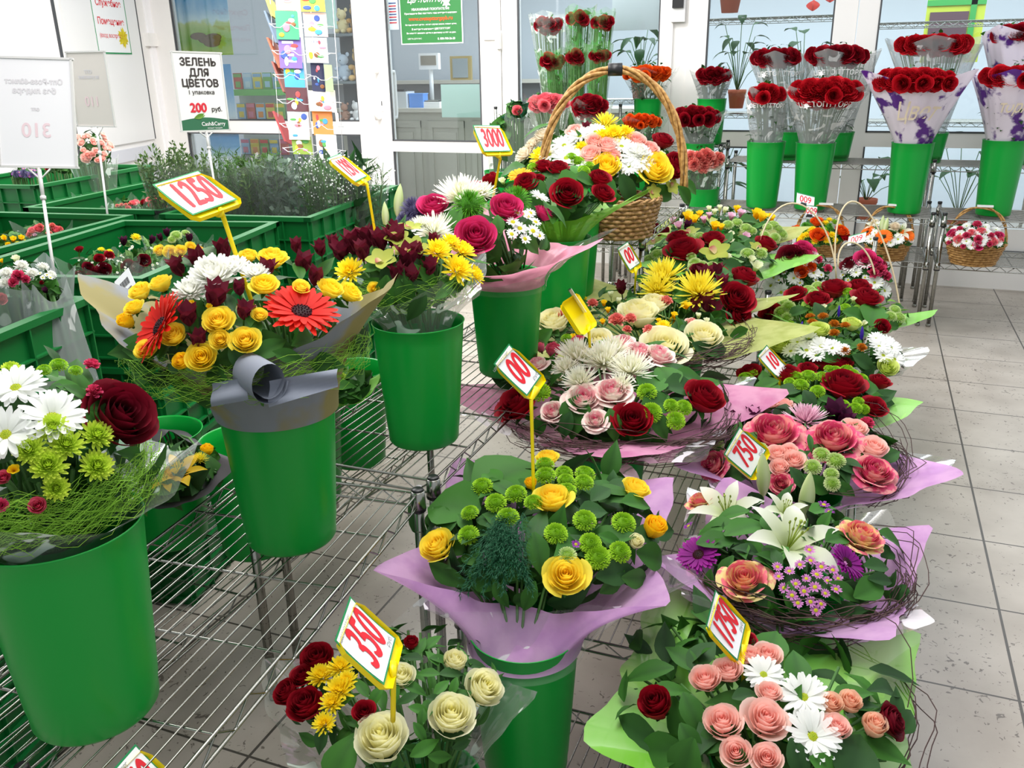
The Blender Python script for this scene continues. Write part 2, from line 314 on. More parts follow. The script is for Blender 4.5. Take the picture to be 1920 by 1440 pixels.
KINDS={
 'rose_red':('rose','5E0716','A80F24'),'rose_dark':('rose','3E0614','7A0C22'),'rose_cream':('rose','F2EBA8','FBF7D8'),'rose_yellow':('rose','FFDA3A','FFEE54'),
 'rose_hot':('rose','B3124E','E0407E'),'rose_peach':('rose','FBB4AA','FDDACF'),'rose_lime':('rose','C6D848','DDE88A'),'rose_coral':('rose','E8455A','F7B0A4','FBEFE0'),
 'rose_orange':('rose','D43A10','F2691C'),'rose_salmon':('rose','E2506A','F68E96'),'rose_scarlet':('rose','8E0A18','C91626'),'rose_vyellow':('rose','FFDA10','FFEE50'),
 'tall_cream':('tallrose','F4EEA4','FBF9DE'),'tall_red':('tallrose','6E0A1A','B01428'),
 'big_var':('bigrose','E8357E','FBE3DC','F9EFE4'),'big_pinkred':('bigrose','C21B52','E65C86','F2A8A4'),'big_yelpink':('bigrose','E8606A','F2E29A','EE7888'),
 'bud_red':('budrose','5E0716','A80F24'),'bud_yellow':('budrose','FFD030','FFDD20'),'bud_cream':('budrose','F2EDB4','F8F4D0'),'bud_pink':('budrose','D8305E','F27A96'),'bud_peach':('budrose','F9B8A0','FAD8BC'),
 'daisy_white':('daisy','F2F4EE','FFFFFF'),'daisy_yellow':('mum','FFE000','FFF040'),'mum_white':('fullmum','EFEFE0','FFFFFF'),'mum_lime':('fullmum','A6CC24','DCEE58'),
 'spider_white':('spider','E8E8C4','FFFFFA'),'spider_yellow':('spider','F0DC20','FFF45A'),'spider_pink':('spider','D898B4','F2D2E0'),'mum_cream':('fullmum','EAD8B8','F8F0E0'),
 'gerbera_red':('gerbera','C8140E','F2301C'),'gerbera_purple':('gerbera','6E0A6A','A81C9C'),'gerbera_orange':('gerbera','F06A10','FA8C28'),'gerbera_amber':('gerbera','F2A010','FFC02A'),
 'button_lime':('button','78AC18','B6E03A'),'button_white':('button','94C030','F0F4C8'),'fuzz_green':('fuzz','3F7F18','6CC02C'),
 'carn_pink':('carn','C81C50','F0608C'),'carn_coral':('carn','E24C58','F8A898'),'alstro_dark':('alstro','8A3048','5E0A20'),'alstro_plum':('alstro','2E0A22','4E1238'),
 'freesia_yellow':('freesia','F0B400','FFE020'),'freesia_cream':('freesia','D8E0A0','F4F4D8'),'freesia_pink':('freesia','D890B0','E8C0D4'),
 'lily_white':('lily','C8D890','FCFCF4'),'lily_yellow':('lily','E8A800','FFD810'),'lilybud_green':('lilybud','F0F4D0','9CBC50'),'orchid_green':('orchid','B8BC58','98A43C'),
 'small_pink':('small','B058A0','D898D0'),'small_white':('small','F4F4F4','FFFFFF'),'small_orange':('fullmum','9A5208','D88420'),'iris_purple':('iris','3A2A9A','5A3CC0'),
 'bush_purple':('fuzz','4A4468','7E78A4'),'small_purple':('small','7A2A8A','A84AB8'),
}
NM={'rose':'rose','tallrose':'rose','bigrose':'rose','budrose':'rose_bud','daisy':'daisy','mum':'chrysanthemum','fullmum':'chrysanthemum','spider':'spider_chrysanthemum','gerbera':'gerbera','button':'button_chrysanthemum','fuzz':'tufted_flower','carn':'carnation','alstro':'alstroemeria','freesia':'freesia','lily':'lily','lilybud':'lily_bud','orchid':'orchid','small':'small_daisy','iris':'iris_bud'}
FS={'bud_red':1.5,'rose_red':1.12,'alstro_dark':.85,'alstro_plum':.85,'iris_purple':.8,'lilybud_green':.9}
def put_flower(root,kind,p,n,rad,spin=None):
    ms=fmesh(kind); me=ms[R_.randrange(3)]
    sc=rad*{'rose':1.05,'bigrose':.95,'budrose':1.15,'alstro':1.15,'freesia':.8,'iris':.9,'lilybud':1.0,'lily':1.0}.get(KINDS[kind][0],1)
    n=Vector(n).normalized()
    o=link(NM[KINDS[kind][0]],me,root,Matrix.Translation(-root.location)@basis(p,n,R_.uniform(0,6.28) if spin is None else spin,sc)); return o
# ---------------------------------------------------------------- setting: floor, glazed wall, side wall
def struct(o): o['kind']='structure'; return o
def floor_mat():
    m=bpy.data.materials.new('floor_tile'); m.use_nodes=True; nt=m.node_tree; N=nt.nodes; L=nt.links; b=N['Principled BSDF']; b.inputs['Roughness'].default_value=.38
    tc=N.new('ShaderNodeTexCoord'); mp=N.new('ShaderNodeMapping'); mp.inputs['Location'].default_value=(.464-.554+.0,-2.291,0); L.new(tc.outputs['Object'],mp.inputs[0])
    sep=N.new('ShaderNodeSeparateXYZ'); L.new(mp.outputs[0],sep.inputs[0])
    def line(out,pitch,w_):
        d=N.new('ShaderNodeMath'); d.operation='DIVIDE'; d.inputs[1].default_value=pitch; L.new(out,d.inputs[0])
        f=N.new('ShaderNodeMath'); f.operation='FRACT'; L.new(d.outputs[0],f.inputs[0])
        g=N.new('ShaderNodeMath'); g.operation='LESS_THAN'; g.inputs[1].default_value=w_/pitch; L.new(f.outputs[0],g.inputs[0]); return g.outputs[0]
    a=line(sep.outputs[0],.464,.008); c=line(sep.outputs[1],.4535,.007)
    mx=N.new('ShaderNodeMath'); mx.operation='MAXIMUM'; L.new(a,mx.inputs[0]); L.new(c,mx.inputs[1])
    nz=N.new('ShaderNodeTexNoise'); nz.inputs['Scale'].default_value=3.5; nz.inputs['Detail'].default_value=6; L.new(tc.outputs['Object'],nz.inputs[0])
    r=N.new('ShaderNodeValToRGB'); r.color_ramp.elements[0].position=.3; r.color_ramp.elements[1].position=.75; r.color_ramp.elements[0].color=lin('A0968B'); r.color_ramp.elements[1].color=lin('BFB6AB'); L.new(nz.outputs[0],r.inputs[0])
    n2=N.new('ShaderNodeTexNoise'); n2.inputs['Scale'].default_value=42; n2.inputs['Detail'].default_value=2; n2.inputs['Distortion'].default_value=1.5; L.new(tc.outputs['Object'],n2.inputs[0])
    n3=N.new('ShaderNodeTexNoise'); n3.inputs['Scale'].default_value=2.3; L.new(tc.outputs['Object'],n3.inputs[0])
    ml=N.new('ShaderNodeMath'); ml.operation='MULTIPLY_ADD'; ml.inputs[1].default_value=.22; L.new(n3.outputs[0],ml.inputs[0]); L.new(n2.outputs[0],ml.inputs[2])
    r2=N.new('ShaderNodeValToRGB'); r2.color_ramp.elements[0].position=.765; r2.color_ramp.elements[1].position=.79; r2.color_ramp.elements[0].color=(0,0,0,1); r2.color_ramp.elements[1].color=(.75,.75,.75,1); L.new(ml.outputs[0],r2.inputs[0])
    m1=N.new('ShaderNodeMixRGB'); m1.inputs[2].default_value=lin('4A4038'); L.new(r2.outputs[0],m1.inputs[0]); L.new(r.outputs[0],m1.inputs[1])
    m2=N.new('ShaderNodeMixRGB'); m2.inputs[2].default_value=lin('4A443E'); L.new(mx.outputs[0],m2.inputs[0]); L.new(m1.outputs[0],m2.inputs[1]); L.new(m2.outputs[0],b.inputs['Base Color'])
    return m
mb=MB(); mb.add([(-9,-1.5,0),(3.5,-1.5,0),(3.5,11.6,0),(-9,11.6,0)],[(0,1,2,3)]); struct(mb.build('floor',floor_mat()))
YW=7.4
PVC=mat('white_pvc','F3F0ED',.35); WALLM=mat('wall_paint','F8F6F8',.6); GSK=mat('gasket','4A4C50',.6)
def wpt(x,y,Y=YW): return aty(x,y,Y)
def wx(px,py=200,Y=YW): return aty(px,py,Y).x
ZR=lambda px,py,Y=YW: aty(px,py,Y).z
def bar(mb,x0,x1,z0,z1,y0,y1,mi=0): mb.box(((x0+x1)/2,(y0+y1)/2,(z0+z1)/2),(abs(x1-x0),abs(y1-y0),abs(z1-z0)),0,mi)
TOP=3.3
# glazed wall frames
fr=MB(); xs=[]
for a,b in ((296,336),(670,694),(945,974),(1238,1262),(1290,1325),(1558,1600)):
    x0,x1=wx(a,100),wx(b,100); bar(fr,x0,x1,0,TOP,YW-.05,YW+.05); xs.append((x0,x1))
zr0,zr1=ZR(480,249),ZR(480,226)
bar(fr,xs[0][1],xs[1][0],zr0,zr1,YW-.04,YW+.04)
bar(fr,xs[0][1],xs[1][0],0,.12,YW-.04,YW+.04)
zb0,zb1=ZR(1450,275),ZR(1450,247)
bar(fr,xs[4][1],xs[5][0],zb0,zb1,YW-.04,YW+.04); bar(fr,xs[4][1],xs[5][0],0,.35,YW-.04,YW+.04)
bar(fr,xs[5][1],3.5,.0,.45,YW-.04,YW+.04)
bar(fr,xs[2][1],xs[3][0],.0,.3,YW-.04,YW+.04)
bar(fr,xs[3][1],xs[4][0],0,TOP,YW-.03,YW+.03)
struct(fr.build('wall_back',PVC,smooth=False))
def pane(n,x0,x1,z0,z1):
    mb=MB(); bar(mb,x0,x1,z0,z1,YW-.004,YW+.004); g=struct(mb.build('window_%d'%n,glass(),smooth=False))
    e=MB()
    for q in((x0,x0+.012,z0,z1),(x1-.012,x1,z0,z1),(x0,x1,z0,z0+.012),(x0,x1,z1-.012,z1)): bar(e,*q,YW-.043,YW-.02)
    e.build('gasket',GSK,g,smooth=False)
pane(1,xs[0][1],xs[1][0],zr1,TOP); pane(2,xs[0][1],xs[1][0],.12,zr0)
pane(3,xs[2][1],xs[3][0],.3,TOP); pane(4,xs[4][1],xs[5][0],zb1,TOP); pane(5,xs[4][1],xs[5][0],.35,zb0)
def door(n,x0,x1,st,zra,zrb,handle,y=YW-.02,ll=None):
    r=thing('door_%d'%n,None,None,((x0+x1)/2,y,0)); r['kind']='structure'
    mb=MB(); c=(x0+x1)/2
    sl,sr=st
    for q in((x0,x0+sl,0,TOP),(x1-sr,x1,0,TOP),(x0+sl,x1-sr,zra,zrb),(x0+sl,x1-sr,0,.28)): bar(mb,q[0]-c,q[1]-c,q[2],q[3],-.045,.03)
    mb.build('door_frame',PVC,r,smooth=False)
    for za,zb in((zrb,TOP),(.28,zra)):
        g=MB(); bar(g,x0+sl-c,x1-sr-c,za,zb,-.004,.004); g.build('pane',glass(),r,smooth=False)
        e=MB()
        for q in((x0+sl-c,x0+sl-c+.012),(x1-sr-c-.012,x1-sr-c)): bar(e,q[0],q[1],za,zb,-.05,-.03)
        bar(e,x0+sl-c,x1-sr-c,za,za+.012,-.05,-.03); e.build('gasket',GSK,r,smooth=False)
    if handle:
        for side,hx in((-1,x0+sl*.45-c),(1,x0+sl*.45-c+.09)):
            h=MB(); yy=-.05 if side<0 else .03; d=-.07 if side<0 else .06
            h.tube([(hx,yy,1.62),(hx,yy+d,1.62),(hx,yy+d*1.15,1.58),(hx,yy+d*1.15,1.26),(hx,yy+d,1.22),(hx,yy,1.22)],.017,8); h.build('door_handle',PVC,r)
        k=MB(); bar(k,x0+sl*.5-c,x0+sl*.5-c+.03,1.28,1.42,-.052,-.045); kk=k.build('lock_plate',WHITE,r,smooth=False)
        k=MB(); bar(k,x0+sl*.5-c+.012,x0+sl*.5-c+.019,1.33,1.37,-.055,-.052); k.build('keyhole',BLK,kk,smooth=False)
        k=MB(); bar(k,x1-sr*.8-c,x1-sr*.1-c,ZR(925,75),ZR(925,62),-.07,-.045); bar(k,x1-.03-c,x1+.01-c,ZR(940,92),ZR(940,58),-.09,-.045); k.build('hinge',PVC,r,smooth=False)
    return r
dA=door(1,wx(696,100),wx(944,100),(wx(733,100)-wx(696,100),wx(944,100)-wx(906,100)),ZR(810,284),ZR(810,264),1)
dB=door(2,wx(1602,100),wx(2150,100),(wx(1640,100)-wx(1602,100),.1),ZR(1700,275),ZR(1700,248),0)
# left side wall with the service door, running towards the corner at an angle
cor=Vector((xs[0][0],YW,0)); dl=Vector(ray(1110,112)); dl.z=0; dl.normalize()
def lw(px):  # point on the side wall plane below pixel column px
    d=ray(px,150); n=Vector((dl.y,-dl.x,0)); t=(cor-CP).dot(n)/d.dot(n); return CP+d*t
def lwz(px,py):
    d=ray(px,py); n=Vector((dl.y,-dl.x,0)); t=(cor-CP).dot(n)/d.dot(n); return (CP+d*t)
L0=thing('wall_left',None,None,(cor.x,cor.y,0),0); L0['kind']='structure'
ang=math.atan2(-dl.y,-dl.x)
def lbox(mb,s0,s1,z0,z1,o0,o1,mi=0):
    # s along the wall from the corner towards the camera, o = offset into the room
    n=Vector((dl.y,-dl.x,0)); 
    c=-dl*((s0+s1)/2)+n*((o0+o1)/2); mb.box((c.x,c.y,(z0+z1)/2),(abs(s1-s0),abs(o1-o0),abs(z1-z0)),ang,mi)
def sof(px,py=100): return (Vector((cor.x,cor.y,0))-Vector((lwz(px,py).x,lwz(px,py).y,0))).length
s1,s2=sof(310),sof(112)
mb=MB(); lbox(mb,s2,6,0,TOP,-.1,0); lbox(mb,0,s1,0,TOP,-.1,.02); mb.build('wall_panel',WALLM,L0,smooth=False)
D3=thing('door_3',None,None,(cor.x,cor.y,0)); D3['kind']='structure'
mb=MB(); zt=lwz(240,268).z
lbox(mb,s1,s2,0,TOP,-.06,.0); mb.build('door_frame',PVC,D3,smooth=False)
sa,sb=sof(262,100),sof(125,100)
mb=MB(); lbox(mb,sa,sb,zt,TOP,0,.025); mb.build('door_panel',WHITE,D3,smooth=False)
mb=MB(); lbox(mb,sa,sb,zt-.16,zt-.05,0,.03); lbox(mb,sa,sb,.15,zt-.22,0,.025); mb.build('lower_panel',mat('pvc_grey','D9DAE2',.4),D3,smooth=False)
mb=MB(); lbox(mb,sa-.015,sa,zt,TOP,0,.028); lbox(mb,s2-.03,s2,0,TOP,0,.012); mb.build('gasket',GSK,D3,smooth=False)
mb=MB(); z_=lwz(285,75).z; lbox(mb,sof(292),sof(274),z_-.06,z_+.06,0,.05); lbox(mb,sof(298),sof(291),z_-.16,z_+.14,.0,.035); mb.build('hinge',PVC,D3,smooth=False)
# service sign on the door
def px_card(corners,W,H,sign=1,depth_=None,asp=None):
    """pose of a W x H rectangle from its four picture corners TL,TR,BR,BL"""
    TL,TR,BR,BL=[Vector(c) for c in corners]; ex=((TR-TL)+(BR-BL))/2; ey=((TL-BL)+(TR-BR))/2; cc=(TL+TR+BR+BL)/4
    n0=_cv(cc.x,cc.y).normalized(); ex=Vector((ex.x,-ex.y,0)); ey=Vector((ey.x,-ey.y,0)); k0=F/abs(n0.z*F)
    ex=(ex-n0*ex.dot(n0)); ey=(ey-n0*ey.dot(n0)); dot=ex.dot(ey); A=ex.length_squared/W**2; B=ey.length_squared/H**2
    # z1*z2=-dot ; A+z1^2/W^2=B+z2^2/H^2
    lo,hi=1e-6,1e7
    for _ in range(80):
        m_=(lo*hi)**.5; v=A+m_/W**2-B-(dot*dot/m_)/H**2
        if v>0: hi=m_
        else: lo=m_
    z1=lo**.5; z2=-dot/z1
    sc=(ex.length_squared+z1*z1)**.5/W
    best=None
    for s_ in(1,-1):
        x=RM@(ex-n0*(z1*s_)); y=RM@(ey-n0*(z2*s_)); x.normalize(); y.normalize(); n=x.cross(y)
        if best is None or n.z*sign>best[2].z*sign: best=(x,y,n)
    x,y,n=best; y=n.cross(x); c=sum([Vector(c) for c in corners],Vector((0,0)))/4; d=depth_ or F/sc
    if depth_: pass
    p=atd(c.x,c.y,d); M=Matrix((x,y,n)).transposed().to_4x4(); M.translation=p; return M,d
def text_part(root,name,s,size,material,x,y,z=.001,**k):
    me=text_mesh(s,size,material,**k); return link(name,me,root,Matrix.Translation((x,y,z)))
def card_thing(name,label,cat,M,group=None):
    o=thing(name,label,cat,group=group); o.matrix_basis=M; return o
n_=Vector((dl.y,-dl.x,0)); c_=lwz(198,20); xa=dl
M=Matrix((xa,Vector((0,0,1)),xa.cross(Vector((0,0,1))))).transposed().to_4x4()
if (M.to_3x3()@Vector((0,0,1))).dot(n_)<0: M=Matrix((-xa,Vector((0,0,1)),n_)).transposed().to_4x4()
M.translation=c_+n_*.03; 
wS=(lwz(165,20)-lwz(228,20)).length
sg=card_thing('door_sign','white service room notice with red lettering and a green border taped to the left door','sign',M)
mb=MB(); mb.box((0,0,0),(wS,wS*1.25,.004)); mb.build('paper',PAPER,sg,smooth=False)
mb=MB(); mb.box((0,-wS*.61,.003),(wS,.012,.002)); mb.box((-wS*.49,0,.003),(.008,wS*1.22,.002)); mb.box((wS*.49,0,.003),(.008,wS*1.22,.002)); mb.build('border',PGREEN,sg,smooth=False)
text_part(sg,'lettering','Служебное',wS*.135,RED,0,wS*.1,.004,bold=.001); text_part(sg,'lettering','Помещение',wS*.135,RED,0,-wS*.16,.004,bold=.001); text_part(sg,'lettering','(вход воспрещен)',wS*.09,RED,0,-wS*.36,.004)
mb=MB()
for i in range(6): leafblade(mb,Matrix.Translation((wS*.3,-wS*.38,.004))@Matrix.Rotation(i*1.05,4,'Z'),wS*.2,wS*.09,.1)
mb.build('flower_print',petal('p_yel','D8C820','F4E24A'),sg)
# ---------------------------------------------------------------- wire racks
def rod(mb,a,b,r=.0026,n=5,mi=0): mb.tube([a,b],r,n,mi,cap=False)
def shelf_mb(W,D,pitch=.028,along='y'):
    """shelf centred at origin; W along x, D along y; long wires run along y"""
    mb=MB(); x0,x1,y0,y1=-W/2,W/2,-D/2,D/2
    n=int(W/pitch)
    for i in range(1,n): rod(mb,(x0+i*W/n,y0,0),(x0+i*W/n,y1,0),.0021,4)
    m=max(2,int(D/.2))
    for i in range(1,m): rod(mb,(x0,y0+i*D/m,-.005),(x1,y0+i*D/m,-.005),.003,5)
    for z in(0,-.034):
        rod(mb,(x0,y0,z),(x0,y1,z),.0036); rod(mb,(x1,y0,z),(x1,y1,z),.0036); rod(mb,(x0,y0,z),(x1,y0,z),.0036); rod(mb,(x0,y1,z),(x1,y1,z),.0036)
    def zig(a,b):
        a=Vector(a);b=Vector(b); k=max(2,int((b-a).length/.045)); k+=k%2
        for i in range(k): rod(mb,a.lerp(b,i/k)+Vector((0,0,-.034*(i%2))),a.lerp(b,(i+1)/k)+Vector((0,0,-.034*((i+1)%2))),.0022,4)
    zig((x0,y0,0),(x0,y1,0)); zig((x1,y0,0),(x1,y1,0)); zig((x0,y0,0),(x1,y0,0)); zig((x0,y1,0),(x1,y1,0)); return mb
def rack(label,cx_,cy_,W,D,zs,top,rz=0,group=None,skip=()):
    r=thing('wire_rack',label,'rack',(cx_,cy_,0),rz,group)
    if W>D: sm=shelf_mb(D,W); sm.xf(Matrix.Rotation(math.pi/2,4,'Z'))
    else: sm=shelf_mb(W,D)
    me=sm.mesh('shelf',CHROME)
    for z in zs: link('shelf',me,r,Matrix.Translation((0,0,z)))
    for i,(sx,sy) in enumerate(((-1,-1),(1,-1),(1,1),(-1,1))):
        mb=MB(); px_,py_=sx*(W/2-.0),sy*(D/2-.0)
        mb.tube([(px_,py_,.02),(px_,py_,top)],.0127,10,0)
        for k in range(int(top/.05)): mb.lathe([(.0128,k*.05+.05),(.0131,k*.05+.051),(.0128,k*.05+.053)],10,0,(px_,py_,0))
        p=mb.build('post',CHROME,r)
        c=MB(); c.lathe([(0,top+.002),(.013,top+.002),(.0145,top),(.0145,top-.012)],12,0,(px_,py_,0)); c.build('cap',BLK,p)
        c=MB(); c.lathe([(0,0),(.014,0),(.016,.01),(.012,.022)],12,0,(px_,py_,0)); c.build('foot',CHROME,p)
        for z in zs:
            c=MB(); c.lathe([(.014,z-.045),(.0185,z-.04),(.0165,z+.006),(.014,z+.006)],12,0,(px_,py_,0)); c.lathe([(.0185,z-.046),(.019,z-.042),(.0185,z-.038)],12,1,(px_,py_,0)); c.build('collar',[CHROME,BLK],p)
    return r
rack('chrome wire rack with the tall green buckets, nearest on the left',-1.06,.80,.47,1.64,(.7,),.71,math.radians(5.2))
rack('chrome wire rack carrying the middle green buckets behind the nearest left rack',-1.13,2.70,.47,1.98,(.7,),.71)
rack('low chrome wire rack with dark green buckets under the left shelves',-1.60,1.75,.44,1.75,(.38,),.40)
rack('tall chrome wire rack under the big handled flower basket',-1.06,4.2,.38,.9,(.5,.93),.95)
rack('low chrome wire rack of the middle row, nearest, with the black post cap',-.615,2.86,.49,2.2,(.3,),.34)
rack('very low chrome wire rack under the bucket of the lilac wrapped bouquet',-.57,1.44,.42,.44,(.16,),.2)
rack('low chrome wire rack at the far end of the middle row',-.6,4.75,.48,1.4,(.45,),.47)
rack('low chrome wire rack beside the tiled aisle, nearest right',-.11,2.45,.44,2.75,(.12,),.16)
rack('low chrome wire rack beside the tiled aisle, second from the camera',-.11,4.62,.44,1.45,(.14,),.7)
rack('far chrome wire rack with handled baskets left of the gap, below the rose vases',-.33,6.35,1.55,.5,(.42,.7),.74)
rack('far chrome wire rack right of the gap with the pink basket and purple wrapped roses',1.26,6.35,1.5,.5,(.42,.7),.74)
rack('back chrome wire rack close to the glazing, left of the gap',-.29,6.95,1.3,.42,(.96,),1.0)
rack('back chrome wire rack close to the glazing, right of the gap',1.2,6.95,1.5,.42,(.96,),1.0)
rack('chrome wire rack by the glass door carrying the bunched red roses',-2.3,6.85,.9,.42,(.5,1.0),1.35)
rack('chrome wire rack with the topmost dark red and orange rose buckets at the glazing',-1.4,7.08,.76,.36,(1.05,),1.07)
rack('narrow chrome wire rack one step below the topmost rose buckets',-1.38,6.68,.68,.36,(.74,),.76)
rack('lowest narrow chrome wire rack with the coral pink rose bucket',-1.26,6.29,.3,.33,(.42,),.44)
# ---------------------------------------------------------------- buckets
_B={}
def bucket_mesh(H,rt,rb):
    k=(H,rt,rb)
    if k not in _B:
        mb=MB(); t=.0025
        mb.lathe([(0,.004),(rb*.8,.004),(rb-.004,0),(rb,.006),(rb+.001,.03)]+[(rb+(rt-rb)*q/8,H*q/8) for q in range(1,8)]+[(rt,H-.004),(rt+.003,H),(rt+.001,H+.001),(rt-t,H-.003)]+[(rb+(rt-rb)*q/8-t,H*q/8) for q in range(7,0,-1)]+[(rb-t,.01),(0,.01)],48)
        _B[k]=mb.mesh('flower_bucket',GREENP)
    return _B[k]
def bucket(x,y,z,label,H=.33,rt=.118,rb=.094,group='green plastic flower buckets'):
    o=link('flower_bucket',bucket_mesh(H,rt,rb),None,Matrix.Translation((x,y,z))@Matrix.Rotation(R_.uniform(0,6),4,'Z')); return tag(o,label,'bucket',group)
# ---------------------------------------------------------------- wraps
WR={
 'pink':(mat('pink_felt','EFA9CC',.8,trans=.45,alpha=.93,noise=('DB86B4',14,.4,.65)),film('film_white','FFFFFF',.05,'F2ECF4',.60,9,.55)),
 'rosepink':(mat('rose_felt','F0A6BE',.8,trans=.45,alpha=.93,noise=('E08CA8',14,.4,.65)),film('film_clear','FFFFFF',.04,'F4EEF4',.66,9,.5)),
 'lilac':(mat('lilac_felt','E4B2E4',.8,trans=.45,alpha=.93,noise=('D09AD6',14,.4,.65)),film('film_white','FFFFFF',.05,'F2ECF4',.60,9,.55)),
 'lime':(film('lime_film','7EC83E',.66,'A4DC6C',.64,11,.25,.5,.12),None),
 'cream':(mat('cream_felt','CDD484',.8,trans=.45,alpha=.93,noise=('B4BE64',16,.4,.65)),None),
 'gold':(mat('grey_gold_paper','857C4C',.8,trans=.05,noise=('7C8088',5,.48,.58)),None),
 'clear':(film('clear_film','F4FFF4',.10,'E8F4EC',.62,10,.7),None),
 'grey':(film('grey_film','B4BABA',.42,'E8E8E8',.62,12,.5,.2),None),
 'white':(film('white_film','F2ECF8',.72,'6A3A8C',.56,13,.9,.25),None),
 'purple':(mat('purple_print','EEE4F2',.3,trans=.2,noise=('5A2A86',9,.53,.6)),None),
 'black':(mat('black_wrap','3A343C',.6,alpha=.95),None),
}
def wrap_mb(c0,r0,c1,R,rimz,nc=5,ph=0,amp=.14,lift=.06,flare=1.5,seed=0,a0=0,a1=1):
    c0=Vector(c0);c1=Vector(c1); r=random.Random(seed); q=[r.uniform(0,6) for _ in range(4)]
    def fn(u,v):
        th=(a0+(a1-a0)*u)*6.28318; tip=.75*max(0,1-abs(math.sin(nc*(th-ph)/2)))**1.6+.25*abs(math.cos(nc*(th-ph)/2))**3
        rim=R*(1-amp*.5+amp*1.5*tip); rr=r0+(rim-r0)*v**flare+.022*R*math.sin(th*11+q[0]+v*2)*v*(1-.0*v)+.012*R*math.sin(th*23+q[1])*v
        c=c0.lerp(c1,v); z=c0.z+(rimz+lift*tip+.03*R*math.sin(3*th+q[2])-c0.z)*v**.85
        return (c.x+rr*math.cos(th),c.y+rr*math.sin(th),z)
    mb=MB(); mb.grid(fn,120,14,closed=(a1-a0>=.999)); return mb
